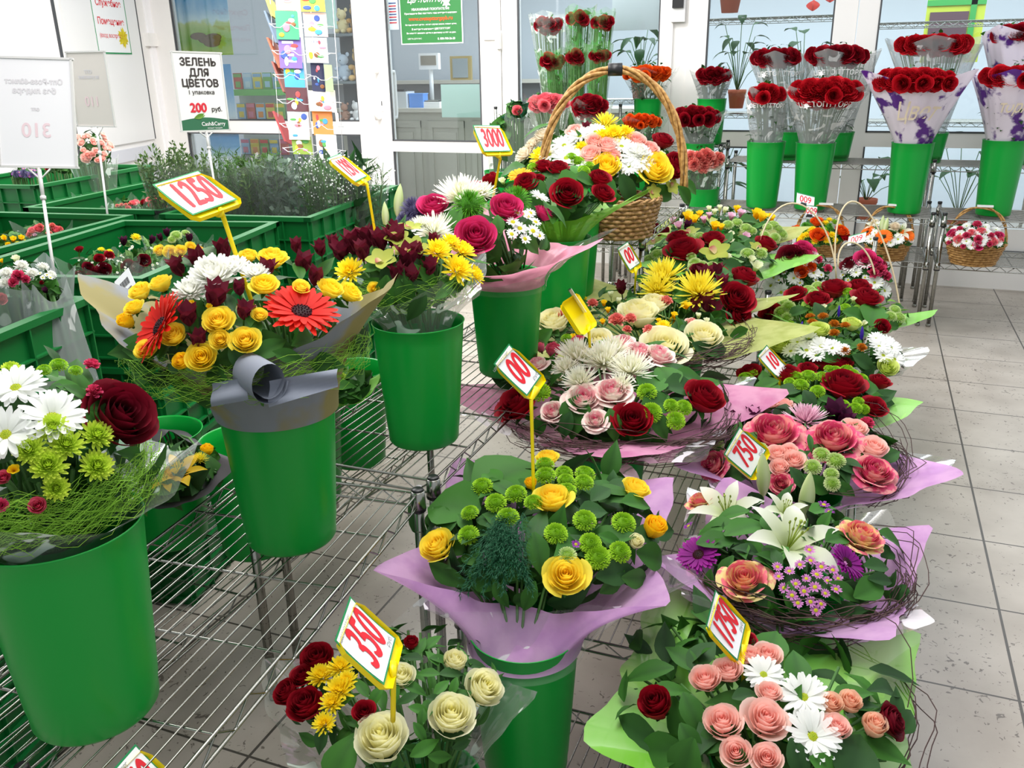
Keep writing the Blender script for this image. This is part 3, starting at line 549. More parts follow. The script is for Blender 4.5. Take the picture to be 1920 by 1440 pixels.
# ---------------------------------------------------------------- bouquets
def bouquet(label,x0,x1,yt,yb,z,bk,flowers,leaves='',wrap='pink',wR=1.22,nc=5,ph=0,amp=.16,zb=0,cat='bouquet',fill=110,fillm=None,sisal=None,twig=None,hmin=.0,tilt=.5,name='bouquet',lift=.07,wz=-.02,bunch=True,Y=None,fsc=1.0,bH=.33,blabel=None,fleaf=(.09,.05),rscale=1.0,layer2=True,base=None,extra=None):
    rp=(x1-x0)/2; cx_=(x0+x1)/2; C=atz(cx_,yb,z)
    for _ in range(4):
        d=(C-CP).normalized(); sd=-d.z; cy_=yb-rp*sd; C=atz(cx_,cy_,z)
    if Y is not None: C=aty(cx_,(yt+yb)/2,Y); d=(C-CP).normalized(); sd=abs(d.z); cy_=(yt+yb)/2; z=C.z
    dep=depth(C); r=rp*dep/F; cosd=math.sqrt(1-sd*sd); hh=math.sqrt(max(.01,(cy_-yt)**2-(rp*sd)**2))/cosd*dep/F; hh=max(hh,hmin,r*.25)
    if bk:
        bx,by,bz=bk
        bt=Vector((bx,by,bz+bH))
        if blabel: bucket(bx,by,bz,blabel,bH)
    else: bt=Vector((C.x,C.y,.84 if name=='wrapped_bunch' else z-.2)) if base is None else Vector(base)
    root=thing(name,label,cat,(bt.x,bt.y,bt.z-.0))
    loc=root.location; off=Matrix.Translation(-loc)
    def hit(px,py,k=1.0):
        d=ray(px,py); o=CP-C; s=Vector((1/(r*k),1/(r*k),1/(hh*k))); D=Vector((d.x*s.x,d.y*s.y,d.z*s.z)); O=Vector((o.x*s.x,o.y*s.y,o.z*s.z))
        a=D.dot(D); b=2*O.dot(D); c=O.dot(O)-1; dis=b*b-4*a*c
        t=(-b-math.sqrt(dis))/(2*a) if dis>0 else -b/(2*a)
        p=CP+d*t
        if p.z<C.z-.02: 
            t=(C.z-.02-CAMZ)/d.z; q=CP+d*t
            if depth(q)>depth(p)-.3: p=q if (q-C).length<r*1.5 else p
        e=p-C; n=Vector((e.x/r**2,e.y/r**2,e.z/hh**2)); n=n.normalized() if n.length>0 else Vector((0,0,1))
        return p,n
    fl=[]
    for ent in flowers.split(';'):
        q=ent.split()
        if not q: continue
        kind=q[0]
        for s_ in q[1:]:
            a=s_.split(','); px_,py_,sz=float(a[0]),float(a[1]),float(a[2])*fsc
            p,n=hit(px_,py_); rad=sz/2*depth(p)/F
            n=(n+Vector((0,0,tilt))+(CP-p).normalized()*.35).normalized()
            if KINDS[kind][0]=='lilybud': n=(Vector((R_.uniform(-.15,.15),R_.uniform(-.15,.15),1))); rad*=1
            if KINDS[kind][0] in('alstro','iris'): n=(n*.5+Vector((R_.uniform(-.4,.4),R_.uniform(-.4,.4),1))).normalized()
            jit=Vector((R_.uniform(-1,1),R_.uniform(-1,1),R_.uniform(-1,1)))*.13; n=(n+jit).normalized()
            if len(a)>3: # explicit aim in picture terms: degrees clockwise from up, towards the camera
                an=math.radians(float(a[3])); n=(RM@Vector((math.sin(an),math.cos(an),.75))).normalized()
            put_flower(root,kind,p-n*rad*.15,n,rad); fl.append((p,n,rad))
    # placed broad leaves
    for k,ent in enumerate(leaves.split()):
        a=[float(v) for v in ent.split(',')]; p,n=hit(a[0],a[1],.97); L=a[2]*depth(p)/F; wd=a[4] if len(a)>4 else .5
        if len(a)>3: an=math.radians(a[3]); d=RM@Vector((math.sin(an),math.cos(an),0)); 
        else: d=p-C; d.z=.2
        d=(d-n*d.dot(n)*.8).normalized(); nn=(n+(CP-p).normalized()*.4).normalized(); x=d.cross(nn).normalized(); nn=x.cross(d)
        M=Matrix((x,d,nn)).transposed().to_4x4(); M.translation=p-d*L*.5; mb=MB(); leafblade(mb,Matrix(),L,L*wd,.45,tv=R_.uniform(-.2,.3))
        link('leaf',mb.mesh('leaf',[LEAFM,DLEAF][k%3==2]),root,off@M)
    # filler greenery
    if fill:
        mb=MB()
        for i in range(fill):
            th=R_.uniform(0,6.283); cz=R_.uniform(-.55 if bk else .02,1); ph_=math.acos(cz); k=(1 if cz>0 else 1+cz*.55)*(.93 if i%2 else .72)*R_.uniform(.92,1.03)
            e=Vector((math.sin(ph_)*math.cos(th),math.sin(ph_)*math.sin(th),math.cos(ph_))); p=C+Vector((e.x*r*k,e.y*r*k,e.z*hh*k))
            n=Vector((e.x/r,e.y/r,e.z/hh)).normalized(); d=Vector((R_.uniform(-1,1),R_.uniform(-1,1),R_.uniform(-.3,.6))); d=(d+e*.5-n*n.dot(d)*.6).normalized()
            x=d.cross(n).normalized(); nn=x.cross(d); M=Matrix((x,d,nn)).transposed().to_4x4(); L=R_.uniform(*sorted((fleaf[0]*.6,fleaf[0]*1.2)))*rscale; M.translation=p-d*L*.5
            leafblade(mb,M,L,L*fleaf[1]/fleaf[0],R_.uniform(.1,.8),0 if i%3 else 1,tv=R_.uniform(-.3,.25))
        tag(mb.xf(off).build('foliage',fillm or [LEAFM,DLEAF],root),kind='stuff')
        mb=MB()
        for i in range(34):
            th=R_.uniform(0,6.283); k=math.sqrt(R_.uniform(0,1)); top=C+Vector((r*k*.85*math.cos(th),r*k*.85*math.sin(th),hh*.6*math.sqrt(max(0,1-k*k))))
            b=bt+Vector((.05*math.cos(th),.05*math.sin(th),-.02)); mb.tube([b,b.lerp(top,.5)+Vector((0,0,.02)),top],.0032,5)
        tag(mb.xf(off).build('stems',STEM,root),kind='stuff')
    if wrap:
        m1,m2=WR[wrap]; wc=Vector((C.x,C.y,0))
        os_=wrap in('pink','rosepink','lilac','gold') and bk; rb0=.123 if os_ else .085
        mb=wrap_mb((bt.x,bt.y,bt.z-(.035 if os_ else .03)),rb0,(C.x,C.y,bt.z),r*wR,z+wz,nc,ph,amp,lift,1.35,R_.random()); 
        mb.xf(off).build('paper_wrap' if wrap in('gold','purple','black') else 'film_wrap' if m2 is None else 'felt_wrap',m1,root)
        if m2 is not None: wrap_mb((bt.x,bt.y,bt.z-.05),.128 if os_ else .09,(C.x,C.y,bt.z),r*wR*1.0,z+wz-.015,nc,ph+.35,amp*.85,lift,1.35,R_.random()).xf(off).build('film_wrap',m2,root)
    if sisal:
        col,a_,b_,nn=sisal; mb=MB()
        for i in range(nn):
            th=math.radians(R_.uniform(a_,b_)); sp=R_.uniform(.25,.8); k0=R_.uniform(.80,.98); pts=[]
            zz=R_.uniform(-.03,.035); q=[R_.uniform(-1,1) for _ in range(4)]
            for s_ in range(6):
                t_=th+sp*(s_/5-.5); kk=r*k0*(1+.05*q[0]*math.sin(s_*1.3+q[1])); pts.append(C+Vector((kk*math.cos(t_),kk*math.sin(t_),zz+.012*math.sin(s_*1.1+q[2]*3)+abs(q[3])*.02*s_/5)))
            mb.tube(pts,.00045,3,cap=False)
        tag(mb.xf(off).build('sisal_fibre',petal('sisal','86C83A','B8E85A'),root),kind='stuff')
    if twig:
        a_,b_,nn=twig; mb=MB()
        for i in range(nn):
            th=math.radians(R_.uniform(a_,b_)); sp=R_.uniform(.8,1.9); k0=R_.uniform(.9,1.05); pts=[]; q=[R_.uniform(-1,1) for _ in range(5)]
            loose=.10*(i%9==0)
            for s_ in range(9):
                t_=th+sp*(s_/8-.5); kk=r*k0*(1+.03*math.sin(s_*1.3+q[1]*3)+loose*math.sin(s_/8*3.14)); pts.append(C+Vector((kk*math.cos(t_),kk*math.sin(t_),-.015+.03*q[2]+.012*math.sin(s_*1.1+q[3]*3)+loose*.7*math.sin(s_/8*3.14))))
            mb.tube(pts,.0013,3,cap=False)
        tag(mb.xf(off).build('twig_ring',mat('twig_brown','4A3230',.8),root),kind='stuff')
    if extra: extra(root,off,C,r,hh,hit)
    return root
def fern(root,off,hit,top,a,b,n=26):
    mb=MB()
    for i in range(n):
        q=i/(n-1); ex=a[0]+(b[0]-a[0])*q; ey=a[1]+(b[1]-a[1])*q+R_.uniform(-40,10); st,_=hit(top[0]+R_.uniform(-30,30),top[1]+R_.uniform(-25,25),1.0); en,nn=hit(ex,ey,1.03)
        mid=st.lerp(en,.5)+Vector((0,0,.03)); pts=[]
        for k in range(9):
            t=k/8; p=(st*(1-t)**2+mid*2*t*(1-t)+en*t*t); pts.append(p)
        mb.tube(pts,.0008,3,cap=False)
        for k in range(60):
            t=k/60; p=(st*(1-t)**2+mid*2*t*(1-t)+en*t*t); d=(en-st).normalized(); s_=Vector((R_.uniform(-1,1),R_.uniform(-1,1),R_.uniform(-.6,1))).normalized(); L=.03*(1-.6*t)
            e=p+(s_+d*.8).normalized()*L; w_=(e-p).cross(Vector((0,0,1))).normalized()*.0009; mb.add([p-w_,p+w_,e],[(0,1,2)],[.3,.3,R_.uniform(.4,1)])
            for _ in range(3):
                f=p.lerp(e,R_.uniform(.2,1)); g=f+(s_*.5+d+Vector((R_.uniform(-1,1),R_.uniform(-1,1),R_.uniform(-1,1)))*.8).normalized()*.009; mb.add([f-w_,f+w_,g],[(0,1,2)],[.3,.3,R_.uniform(.4,1)])
    tag(mb.xf(off).build('asparagus_fern',FERN,root,smooth=False),kind='stuff')
# ================================================================ left row on the high shelf (z .7)
Z7=.705
bouquet('bouquet of white daisies, lime chrysanthemums and one dark red rose, nearest on the left',-140,300,668,985,1.08,(-1.04,.80,Z7),
 'daisy_white 28,722,112 100,778,118 8,812,118 -60,750,110;mum_lime 98,803,70 55,843,66 125,833,70 182,815,68 90,872,78 182,873,72 105,915,56 20,690,40 -30,840,60;bigrose_x 0,0,0;'.replace('bigrose_x 0,0,0;','')+
 'bud_pink 70,948,40 5,895,34;carn_pink 172,686,42 177,735,42 3,947,36 256,748,30;button_lime 110,682,36 142,693,28 82,692,30;rose_dark 227,778,138;freesia_yellow 210,716,26 25,880,40',
 '90,690,60,-20,.4 130,722,60,60,.45 108,725,50,30,.4 235,727,46,60,.45 257,740,44,80,.4 100,662,50,0,.4 60,700,60,-40,.4 150,735,60,90,.4',
 'clear',1.2,4,.6,.12,sisal=('lime',-120,35,520),hmin=.1,blabel='green bucket under the white daisy bouquet, nearest the camera on the left')
def bow(root,off,C,r,hh,hit):
    b=Vector(atd(486,706,depth(C)-r*.98)); RX=RM@Vector((1,0,0)); RU=RM@Vector((0,1,0)); RZ=RM@Vector((0,0,1)); ax=(RX*.62-RU*.25+RZ*.75).normalized(); u=ax.cross(RU).normalized(); w=ax.cross(u).normalized()
    mb=MB(); mb.grid(lambda p,v:b+ax*((v-.5)*.085)+u*((.024+.010*p)*math.cos(p*8.5+1))+w*((.024+.010*p)*1.15*math.sin(p*8.5+1)),30,6)
    mb.grid(lambda p,v:b+RX*(.02+p*.11)+RU*(-.03+p*.028+(v-.5)*.045*(1-.3*p))+RZ*(.012-p*.03+.006*math.sin(v*6+p*4)),10,6)
    mb.grid(lambda p,v:b-RX*(.015+p*.07)+RU*(-.02-p*.012+(v-.5)*.04)+RZ*(.010-p*.02+.006*math.sin(v*6)),8,6)
    mb.xf(off).build('paper_bow',mat('bow_grey','7C8290',.7),root)
bouquet('bouquet with two red gerberas, yellow spray roses and white chrysanthemums in grey and gold paper',236,700,470,722,1.13,(-1.06,1.36,Z7),
 'gerbera_red 292,608,150,-60 567,577,148,20;rose_yellow 325,628,50 408,600,58 413,637,40 460,637,54 272,655,42 262,545,44 300,530,44 510,482,56 465,478,34 565,537,32 487,590,30;rose_vyellow 377,670,58 620,540,50 657,547,46 495,532,50 250,575,36;bud_yellow 340,677,42 235,600,40;'
 'fullm 0,0,0;'.replace('fullm 0,0,0;','')+'mum_white 400,515,118 355,545,76 478,512,62 440,500,70;alstro_dark 405,553,62 352,590,52 458,582,44 372,636,46 332,500,44 372,487,48 418,466,46 500,502,44 568,492,50 592,517,44 600,466,36 555,460,34 448,540,34;freesia_yellow 360,568,24 392,575,24',
 '345,482,80,-30,.35 390,465,70,-20,.35 520,478,80,-15,.3 560,500,70,10,.35 480,615,60,20,.4 445,675,70,160,.4 510,650,80,60,.45 545,668,70,100,.4 430,560,60,-20,.35 470,590,50,0,.4 610,500,60,30,.4 320,690,40,-60,.4',
 'gold',1.0,2,.37,.26,sisal=('lime',-130,30,300),lift=.12,wz=.035,extra=bow,blabel='green bucket under the red gerbera bouquet with grey and gold paper')
bouquet('bouquet of dark red alstroemerias, green orchids and yellow chrysanthemums in clear film',612,895,425,560,1.12,(-1.03,1.93,Z7),
 'alstro_dark 640,472,48 662,455,54 690,443,52 712,452,50 742,446,52 680,470,44 765,480,56 745,512,42 771,516,40 805,500,42 735,430,36 625,455,34 812,450,30 783,470,36;orchid_green 716,488,66 745,448,58 770,427,52 780,462,52 755,470,44;daisy_yellow 820,470,66 866,470,66 655,508,66 858,505,72 890,515,52 845,455,50;spider_white 815,430,76 790,420,50;rose_vyellow 700,540,24',
 '650,480,60,-40,.3 700,465,60,-20,.3 725,520,80,-160,.4 760,555,90,170,.45 720,560,90,190,.45 800,545,70,120,.35 690,500,60,-80,.35 840,540,70,60,.3 780,580,80,200,.4 740,420,50,10,.3',
 'clear',1.12,4,.9,.12,hmin=.09,blabel='green bucket under the alstroemeria bouquet, third from the camera in the left row',sisal=('l',-120,20,160),fleaf=(.11,.035))
bouquet('bouquet of hot pink roses, white daisies and green tufted flowers in pink wrap',718,1050,350,500,1.12,(-1.02,2.52,Z7),
 'spider_white 865,365,110 815,432,86 905,360,60;fuzz_green 880,382,70 968,372,64;rose_hot 812,384,58 892,441,80 950,388,64 1022,398,40 892,349,34;small_white 980,400,30 962,415,30 975,427,32 990,404,30 1000,432,32 960,438,28 985,447,28 1005,415,28 995,398,26 1012,441,26 970,398,24;bush_purple 775,392,62 758,415,44;lilybud_green 748,372,56 722,400,44;daisy_white 735,440,40 1012,368,40',
 '1032,390,70,30,.5 1050,402,60,80,.5 910,412,60,60,.5 850,412,60,200,.5 935,425,50,180,.5 760,440,60,-40,.5 1000,460,60,110,.5 830,470,60,220,.5',
 'rosepink',1.28,3,-.15,.30,blabel='green bucket under the hot pink rose bouquet in pink wrap',lift=.10)
bouquet('bouquet of red roses and broad green leaves in lime wrap behind the 3000 price tag',905,1165,300,398,1.16,(-1.05,3.15,Z7),
 'rose_red 1064,362,62 1132,361,42 1125,333,44 1047,314,42 986,342,48 917,336,36 1018,310,34 1010,335,24;gerbera_amber 975,327,50;button_lime 1000,312,28 1083,300,30 1096,318,28 1072,292,24 1105,309,24;freesia_cream 942,338,26',
 '1080,345,84,60,.8 955,317,60,-60,.7 1045,340,70,20,.6 1010,360,60,160,.6 1100,335,50,90,.6 950,360,70,-90,.4 1150,352,50,110,.6 1075,312,50,0,.5 1030,322,60,-30,.5',
 'lime',1.18,3,-.1,.3,blabel='green bucket partly hidden beside the tall bucket of the pink wrapped roses',lift=.09)
bucket(-1.13,3.55,Z7,'green bucket furthest back in the left row, beside the willow basket')
# darker buckets underneath and the black wrapped bouquet
bouquet('yellow lily bouquet in black wrap low behind the nearest left bucket',215,430,845,935,.78,(-1.74,1.70,.385),
 'lily_yellow 335,878,92 310,895,60;bud_yellow 388,842,30;spider_yellow 375,860,34',
 '255,930,90,160,.5 280,900,80,200,.5 300,860,60,-40,.4','black',1.1,3,.2,.2,fill=60,hmin=.05,blabel='dark green bucket under the left shelf below the black wrapped lilies')
bucket(-1.48,1.74,.385,'dark green bucket under the left shelf, right of the black wrapped lilies')
bucket(-1.51,2.34,.385,'dark green bucket under the left shelf, seen left of the lone bucket')
bouquet('bouquet in dusky purple wrap half hidden behind the red gerbera bouquet',600,700,690,745,.85,(-1.50,2.04,.385),'mum_lime 640,705,20','640,720,60,90,.4','lime',1.2,3,.2,.2,fill=40,hmin=.05,blabel='dark green bucket on the low rack behind the gerbera bucket')
# ================================================================ big handled basket
def weave_mb(rt,rb,H,rows=12,n=44,kx=1,ky=1,amp=.006):
    mb=MB()
    for j in range(rows):
        z=H*(j+.5)/rows; rr=rb+(rt-rb)*(j+.5)/rows; q=j%2
        pts=[((rr+amp*(1 if (i+q)%2 else -1))*kx*math.cos(6.28318*i/n),(rr+amp*(1 if (i+q)%2 else -1))*ky*math.sin(6.28318*i/n),z) for i in range(n+1)]
        mb.tube(pts,H/rows*.48,5,cap=False)
    for i in range(n//2):
        a=6.28318*(2*i+.5)/n; mb.tube([(rb*kx*math.cos(a),rb*ky*math.sin(a),0),(rt*kx*math.cos(a),rt*ky*math.sin(a),H)],.003,5)
    mb.lathe([(0,.003),(rb,.003)],24); 
    for q in(0,1):
        pts=[((rt+.006*math.cos(i*1.3+q*3.14))*kx*math.cos(6.28318*i/60),(rt+.006*math.cos(i*1.3+q*3.14))*ky*math.sin(6.28318*i/60),H+.006*math.sin(i*1.3+q*3.14)) for i in range(61)]; mb.tube(pts,.006,5,cap=False)
    return mb
def handle_mb(hw,hh,base,strands=3,r=.006,tw=9,ang=0,off=.007):
    mb=MB()
    for k in range(strands):
        pts=[]
        for i in range(41):
            t=i/40*math.pi; q=i/40*tw+k*6.283/strands; x=(hw+off*math.cos(q))*math.cos(t); z=base+(hh+off*math.cos(q))*math.sin(t)**.85; y=off*math.sin(q)
            pts.append((x*math.cos(ang)-y*math.sin(ang),x*math.sin(ang)+y*math.cos(ang),z))
        mb.tube(pts,r,6)
    return mb
bb=atz(1178,455,.71); 
dd=3.75; gx=atd(1165,330,dd)
BBC=Vector((gx.x,gx.y,.94)); BBC.z=.94
H_=1.02
gb=thing('gift_basket','big willow basket with a tall twisted handle and mixed white, yellow and pink flowers','basket',BBC)
hL=atd(1017,240,dd); hR=atd(1283,290,dd); top=atd(1155,130,dd)
def big_extra(root,off,C,r,hh,hit):
    pass
BZ=atd(1160,372,dd).z
wb=weave_mb(.17,.13,BZ-.94,9,40); wb.build('woven_body',WICKD,gb)
hw=(hR-hL).length/2
ctr=(hL+hR)/2; hb=BZ-.94
mb=handle_mb(hw,top.z-BZ,hb,4,.008,16,math.atan2((hR-hL).y,(hR-hL).x),.012); mb.xf(Matrix.Translation((ctr.x-BBC.x,ctr.y-BBC.y,0))); mb.build('handle',WICK,gb)
mb=MB(); mb.lathe([(.024,-.03),(.026,-.03),(.026,.03),(.024,.03)],16); mb.xf(Matrix.Translation((ctr.x-BBC.x,ctr.y-BBC.y,top.z-.94))@Matrix.Rotation(math.atan2((hR-hL).y,(hR-hL).x),4,'Z')@Matrix.Rotation(1.5708,4,'Y')); mb.build('clip',BLK,gb)
def reparent(src,dst):
    for c in list(src.children):
        M=src.matrix_basis@c.matrix_basis; c.parent=dst; c.matrix_basis=dst.matrix_basis.inverted()@M
    bpy.data.objects.remove(src)
q=bouquet('x',968,1290,225,365,BZ+.02,None,
 'daisy_white 1057,270,52 1086,253,52 1061,294,56 1092,297,52 1166,272,46 1116,245,42 1205,300,56 1190,292,60 1030,288,44 1180,310,44;mum_white 1200,285,50;spider_yellow 1136,231,58;daisy_yellow 1150,253,56 1014,292,54 1172,250,46 1090,275,30 1130,255,40;rose_vyellow 1137,310,56 1228,314,66;rose_peach 1139,272,42 1106,287,40 1114,264,34 1194,264,40 1219,278,36 1078,244,32 1150,290,28;mum_cream 1019,255,52 986,289,54 1000,270,40;rose_red 1269,305,46 1244,262,42 1262,322,34;freesia_cream 1240,290,26 1250,270,22;alstro_dark 1100,240,24;orchid_green 1260,350,36 1225,360,34',
 '1250,365,80,110,.4 1290,370,70,120,.35 1180,360,80,150,.4 1000,240,70,-60,.2 980,310,60,-90,.4 1225,345,60,60,.3 1300,352,60,100,.35 1030,320,60,200,.4',
 None,fill=170,base=(BBC.x,BBC.y,BZ-.1),fleaf=(.12,.04),hmin=.1,bunch=False)
reparent(q,gb)
# ================================================================ middle row
bouquet('lilac wrapped bouquet of yellow roses and lime button chrysanthemums with dark fern and broad leaves',772,1262,838,1120,.60,(-.565,1.46,.165),
 'button_lime 903,910,48 929,940,46 967,923,46 951,968,50 880,959,38 877,1001,46 1022,868,40 1022,889,44 1058,885,38 1098,886,44 1061,898,36 1095,902,42 1064,917,40 1000,939,40 1097,973,50 1043,998,50 1171,978,52 1108,1017,48 1122,1043,54 1164,1033,48;button_white 1063,1040,42;rose_yellow 1035,932,70 819,1022,70 1061,1078,80 1193,914,54 1026,857,44;bud_yellow 1229,987,56 995,905,30;bud_cream 1193,1015,38;small_purple 1080,1020,20',
 '951,880,160,20,.75 838,942,150,-50,.7 775,968,100,-60,.45 841,1082,100,110,.4 1148,862,80,20,.5 1165,1072,110,80,.45 1232,1045,110,95,.5 990,1125,80,200,.4 1116,955,70,60,.6 1010,1040,90,170,.5 1200,940,80,60,.5 1130,920,70,30,.5 940,1120,70,160,.4 1200,1085,90,100,.45 1010,980,110,10,.35 1150,1010,60,100,.4 920,890,70,-20,.6',
 'lilac',1.04,4,.95,.32,blabel='green bucket under the lilac wrapped yellow rose bouquet',lift=.06,hmin=.1,fill=210,fleaf=(.11,.055),bH=.36,sisal=None,twig=None,
 extra=lambda root,off,C,r,hh,hit: fern(root,off,hit,(955,985),(860,1110),(1000,1110)))
bouquet('pink wrapped bouquet with white spider chrysanthemums, striped pink roses and three dark red roses',925,1378,622,832,.645,(-.64,2.42,.3),
 'spider_white 1085,668,104 1132,676,104 1182,692,100 1088,714,80 1152,655,80 1165,720,60 1060,690,60;big_var 1093,745,64 1148,732,66 1035,770,44 1116,787,44 1166,642,52 1198,658,54 1236,663,58 1005,681,40;bud_pink 1037,655,36 1085,641,36 1012,650,24;rose_red 1186,787,74 1322,743,78 968,756,76 990,668,36;button_lime 1013,734,42 1213,733,42 1222,772,46 1259,759,32 1283,763,36 1267,787,42 1132,645,32 1062,632,24',
 '1225,710,90,20,.7 1250,698,80,0,.7 1285,722,90,70,.6 1240,752,90,60,.6 1077,782,90,190,.7 960,700,70,-60,.6 1300,705,80,80,.5 1150,800,70,170,.5 1060,800,60,200,.5 1010,800,60,220,.5 985,720,60,-20,.5 940,715,60,-60,.4 1240,800,70,150,.5',
 'pink',1.10,4,.35,.30,twig=(-120,0,60),blabel='green bucket under the pink wrapped bouquet with white spider chrysanthemums',lift=.06,hmin=.1)
bouquet('cream and yellow bouquet with large cream roses and small coral roses in pale lime wrap',975,1405,548,672,.70,(-.63,3.05,.3),
 'rose_cream 1197,584,76 1248,647,86 1320,628,70 1037,600,66 1122,637,54 1227,567,54;carn_coral 1156,602,44 1182,599,34 1176,619,26 1217,621,36 1248,567,38 1053,591,32 1111,570,30;freesia_yellow 1288,571,28 1264,589,26 1132,567,24 1074,631,24 1130,602,22 1140,580,22 1096,560,20 1235,600,20;daisy_yellow 1243,612,36 1232,628,26;freesia_cream 1145,550,26 1160,562,24 1310,590,24 1325,600,22;rose_coral 1298,604,24',
 '995,625,80,-80,.5 1345,650,90,75,.5 1330,660,80,110,.4 1190,560,50,20,.4 1100,600,50,0,.4 1290,610,70,60,.5 1012,640,70,-110,.5 1100,620,60,200,.5 1275,660,70,120,.4 1090,565,60,-20,.35',
 'cream',1.12,3,.05,.34,blabel='green bucket under the cream rose bouquet in pale lime wrap',lift=.08,hmin=.1,twig=(-100,20,50))
bouquet('bouquet of yellow spider chrysanthemums and red roses in the middle row',1170,1432,488,592,.72,(-.66,3.62,.3),
 'spider_yellow 1244,517,90 1310,545,100 1232,542,76;rose_red 1382,558,66 1397,517,52 1385,590,50;alstro_dark 1327,566,44 1303,570,34 1340,580,34 1323,514,36 1354,531,36 1330,520,30 1345,505,30 1165,540,30;freesia_yellow 1285,573,30 1262,600,24;rose_dark 1310,505,34;button_white 1300,500,26',
 '1354,586,60,60,.6 1361,507,60,40,.6 1225,535,50,30,.25 1290,560,60,100,.5 1180,560,60,-60,.4 1370,540,60,80,.5 1400,575,60,60,.4 1200,520,50,-40,.4 1340,600,60,120,.5',
 'cream',1.1,3,.0,.3,blabel='green bucket under the yellow spider chrysanthemum bouquet',lift=.07,hmin=.1)
bouquet('mixed bouquet with a big dark red rose, green orchid and green centred white buttons',1190,1455,432,520,.77,(-.72,4.35,.45),
 'rose_red 1280,466,66 1272,446,46 1337,447,46 1437,456,42 1350,515,30 1245,500,26;orchid_green 1341,473,64 1292,436,46 1420,466,40 1226,455,40;button_white 1215,487,30 1231,475,26 1303,493,30 1316,498,28 1336,500,28 1292,444,26 1313,442,26 1402,473,30 1427,474,28 1220,500,26 1296,480,22 1312,508,24;freesia_cream 1248,493,30 1420,498,40 1366,480,24 1210,465,24 1410,485,28;alstro_dark 1340,514,26',
 '1361,507,60,60,.6 1270,494,50,90,.6 1205,470,50,-40,.4 1390,460,60,40,.5 1440,478,80,60,.5 1380,500,60,100,.5 1250,478,40,200,.5 1400,445,50,30,.5',
 'lime',1.14,3,.0,.34,blabel='green bucket under the mixed bouquet with a green orchid',lift=.08,hmin=.08)
bouquet('bouquet of yellow freesias, lilac orchids and pale green buttons ending the middle row',1215,1478,385,455,.80,(-.72,5.0,.45),
 'freesia_yellow 1290,404,38 1302,409,34 1420,398,44 1430,404,38 1341,421,36 1352,424,26 1382,390,26 1447,407,32 1312,400,26;button_white 1365,420,24 1382,416,24 1399,426,26 1451,421,26 1454,445,24 1468,438,24 1410,432,22 1440,425,22 1435,440,22 1460,428,22 1240,430,22;freesia_pink 1272,421,30 1372,404,28 1399,442,28 1390,398,30 1262,412,26 1320,410,26 1480,448,26 1330,402,24;freesia_cream 1340,395,24 1350,388,22 1330,390,22 1360,392,24 1370,450,24 1372,438,20;rose_dark 1225,430,30 1245,435,24;small_white 1240,440,22 1232,448,20;alstro_plum 1290,425,24',
 '1410,410,50,60,.6 1425,445,50,60,.5 1310,430,50,120,.5 1385,455,50,90,.5 1270,440,40,-60,.5 1460,455,50,80,.5','cream',1.06,3,.0,.2,blabel='green bucket at the far end of the middle row',hmin=.08)
# ================================================================ right column
bouquet('bouquet of peach spray roses and large white daisies in green wrap, nearest right',1140,1715,1195,1475,.46,(-.03,1.34,.125),
 'daisy_white 1432,1262,80 1507,1304,98 1525,1378,108;rose_peach 1322,1272,60 1364,1256,58 1406,1228,44 1438,1228,56 1355,1353,74 1436,1347,80 1380,1410,60 1438,1421,60 1443,1297,48 1568,1362,56;bud_peach 1559,1319,54 1594,1315,54 1640,1359,60;bud_red 1228,1318,80;rose_dark 1674,1352,64,60;rose_red 1400,1198,36',
 '1209,1257,110,-70,.4 1277,1228,90,-25,.45 1318,1222,100,10,.5 1446,1205,100,10,.7 1495,1246,100,5,.5 1184,1368,130,-80,.5 1228,1405,130,-90,.5 1297,1392,80,150,.5 1606,1413,130,30,.75 1300,1340,90,160,.5 1280,1440,120,200,.6 1500,1430,90,170,.5 1260,1290,80,100,.4 1560,1440,90,120,.5 1400,1300,60,60,.5 1390,1440,70,180,.4 1210,1470,100,-120,.5',
 'lime',1.04,4,.75,.26,blabel='green bucket under the peach rose bouquet, nearest right',twig=(-20,100,9),hmin=.1,lift=.04,fleaf=(.1,.05))
def pinkcluster(): 
    return 'small_pink '+' '.join('%d,%d,%d'%(1520+dx,1080+dy,R_.randint(22,27)) for dx,dy in ((-60,0),(-40,-10),(-20,-22),(0,-30),(20,-18),(42,-12),(52,4),(-50,22),(-28,14),(-8,4),(12,-4),(32,8),(48,24),(-35,36),(-12,28),(8,20),(28,32),(0,48),(20,52),(10,64),(-2,-50),(-62,-18),(60,-22),(-24,50)))
bouquet('lilac wrapped bouquet with open white lilies, purple gerberas and a cluster of small pink daisies',1285,1690,925,1152,.52,(-.05,1.92,.125),
 'lily_white 1490,1002,170,10 1360,948,125,-15 1474,950,80,5;lilybud_green 1430,886,84 1513,926,92;gerbera_purple 1308,1037,84,-30 1592,1052,80,40;big_yelpink 1396,1084,84 1617,1002,76 1313,936,46;'+pinkcluster()+';small_purple 1545,945,26 1555,958,22 1290,985,24',
 '1402,983,100,45,.5 1682,1013,90,75,.5 1652,1058,80,70,.4 1640,1098,110,60,.45 1340,985,80,-60,.5 1434,1120,70,130,.6 1576,1005,70,50,.6 1350,1010,90,100,.5 1445,1040,70,-20,.5 1355,1070,70,-150,.4 1545,950,70,30,.5 1300,960,60,-90,.4 1370,960,70,-60,.5 1590,1110,80,120,.4 1660,1085,80,80,.35 1330,1100,70,200,.4 1480,1120,60,180,.4 1415,930,60,-10,.5',
 'lilac',1.14,4,.6,.26,twig=(-150,40,75),hmin=.11,blabel='green bucket under the lilac wrapped lily bouquet',lift=.07)
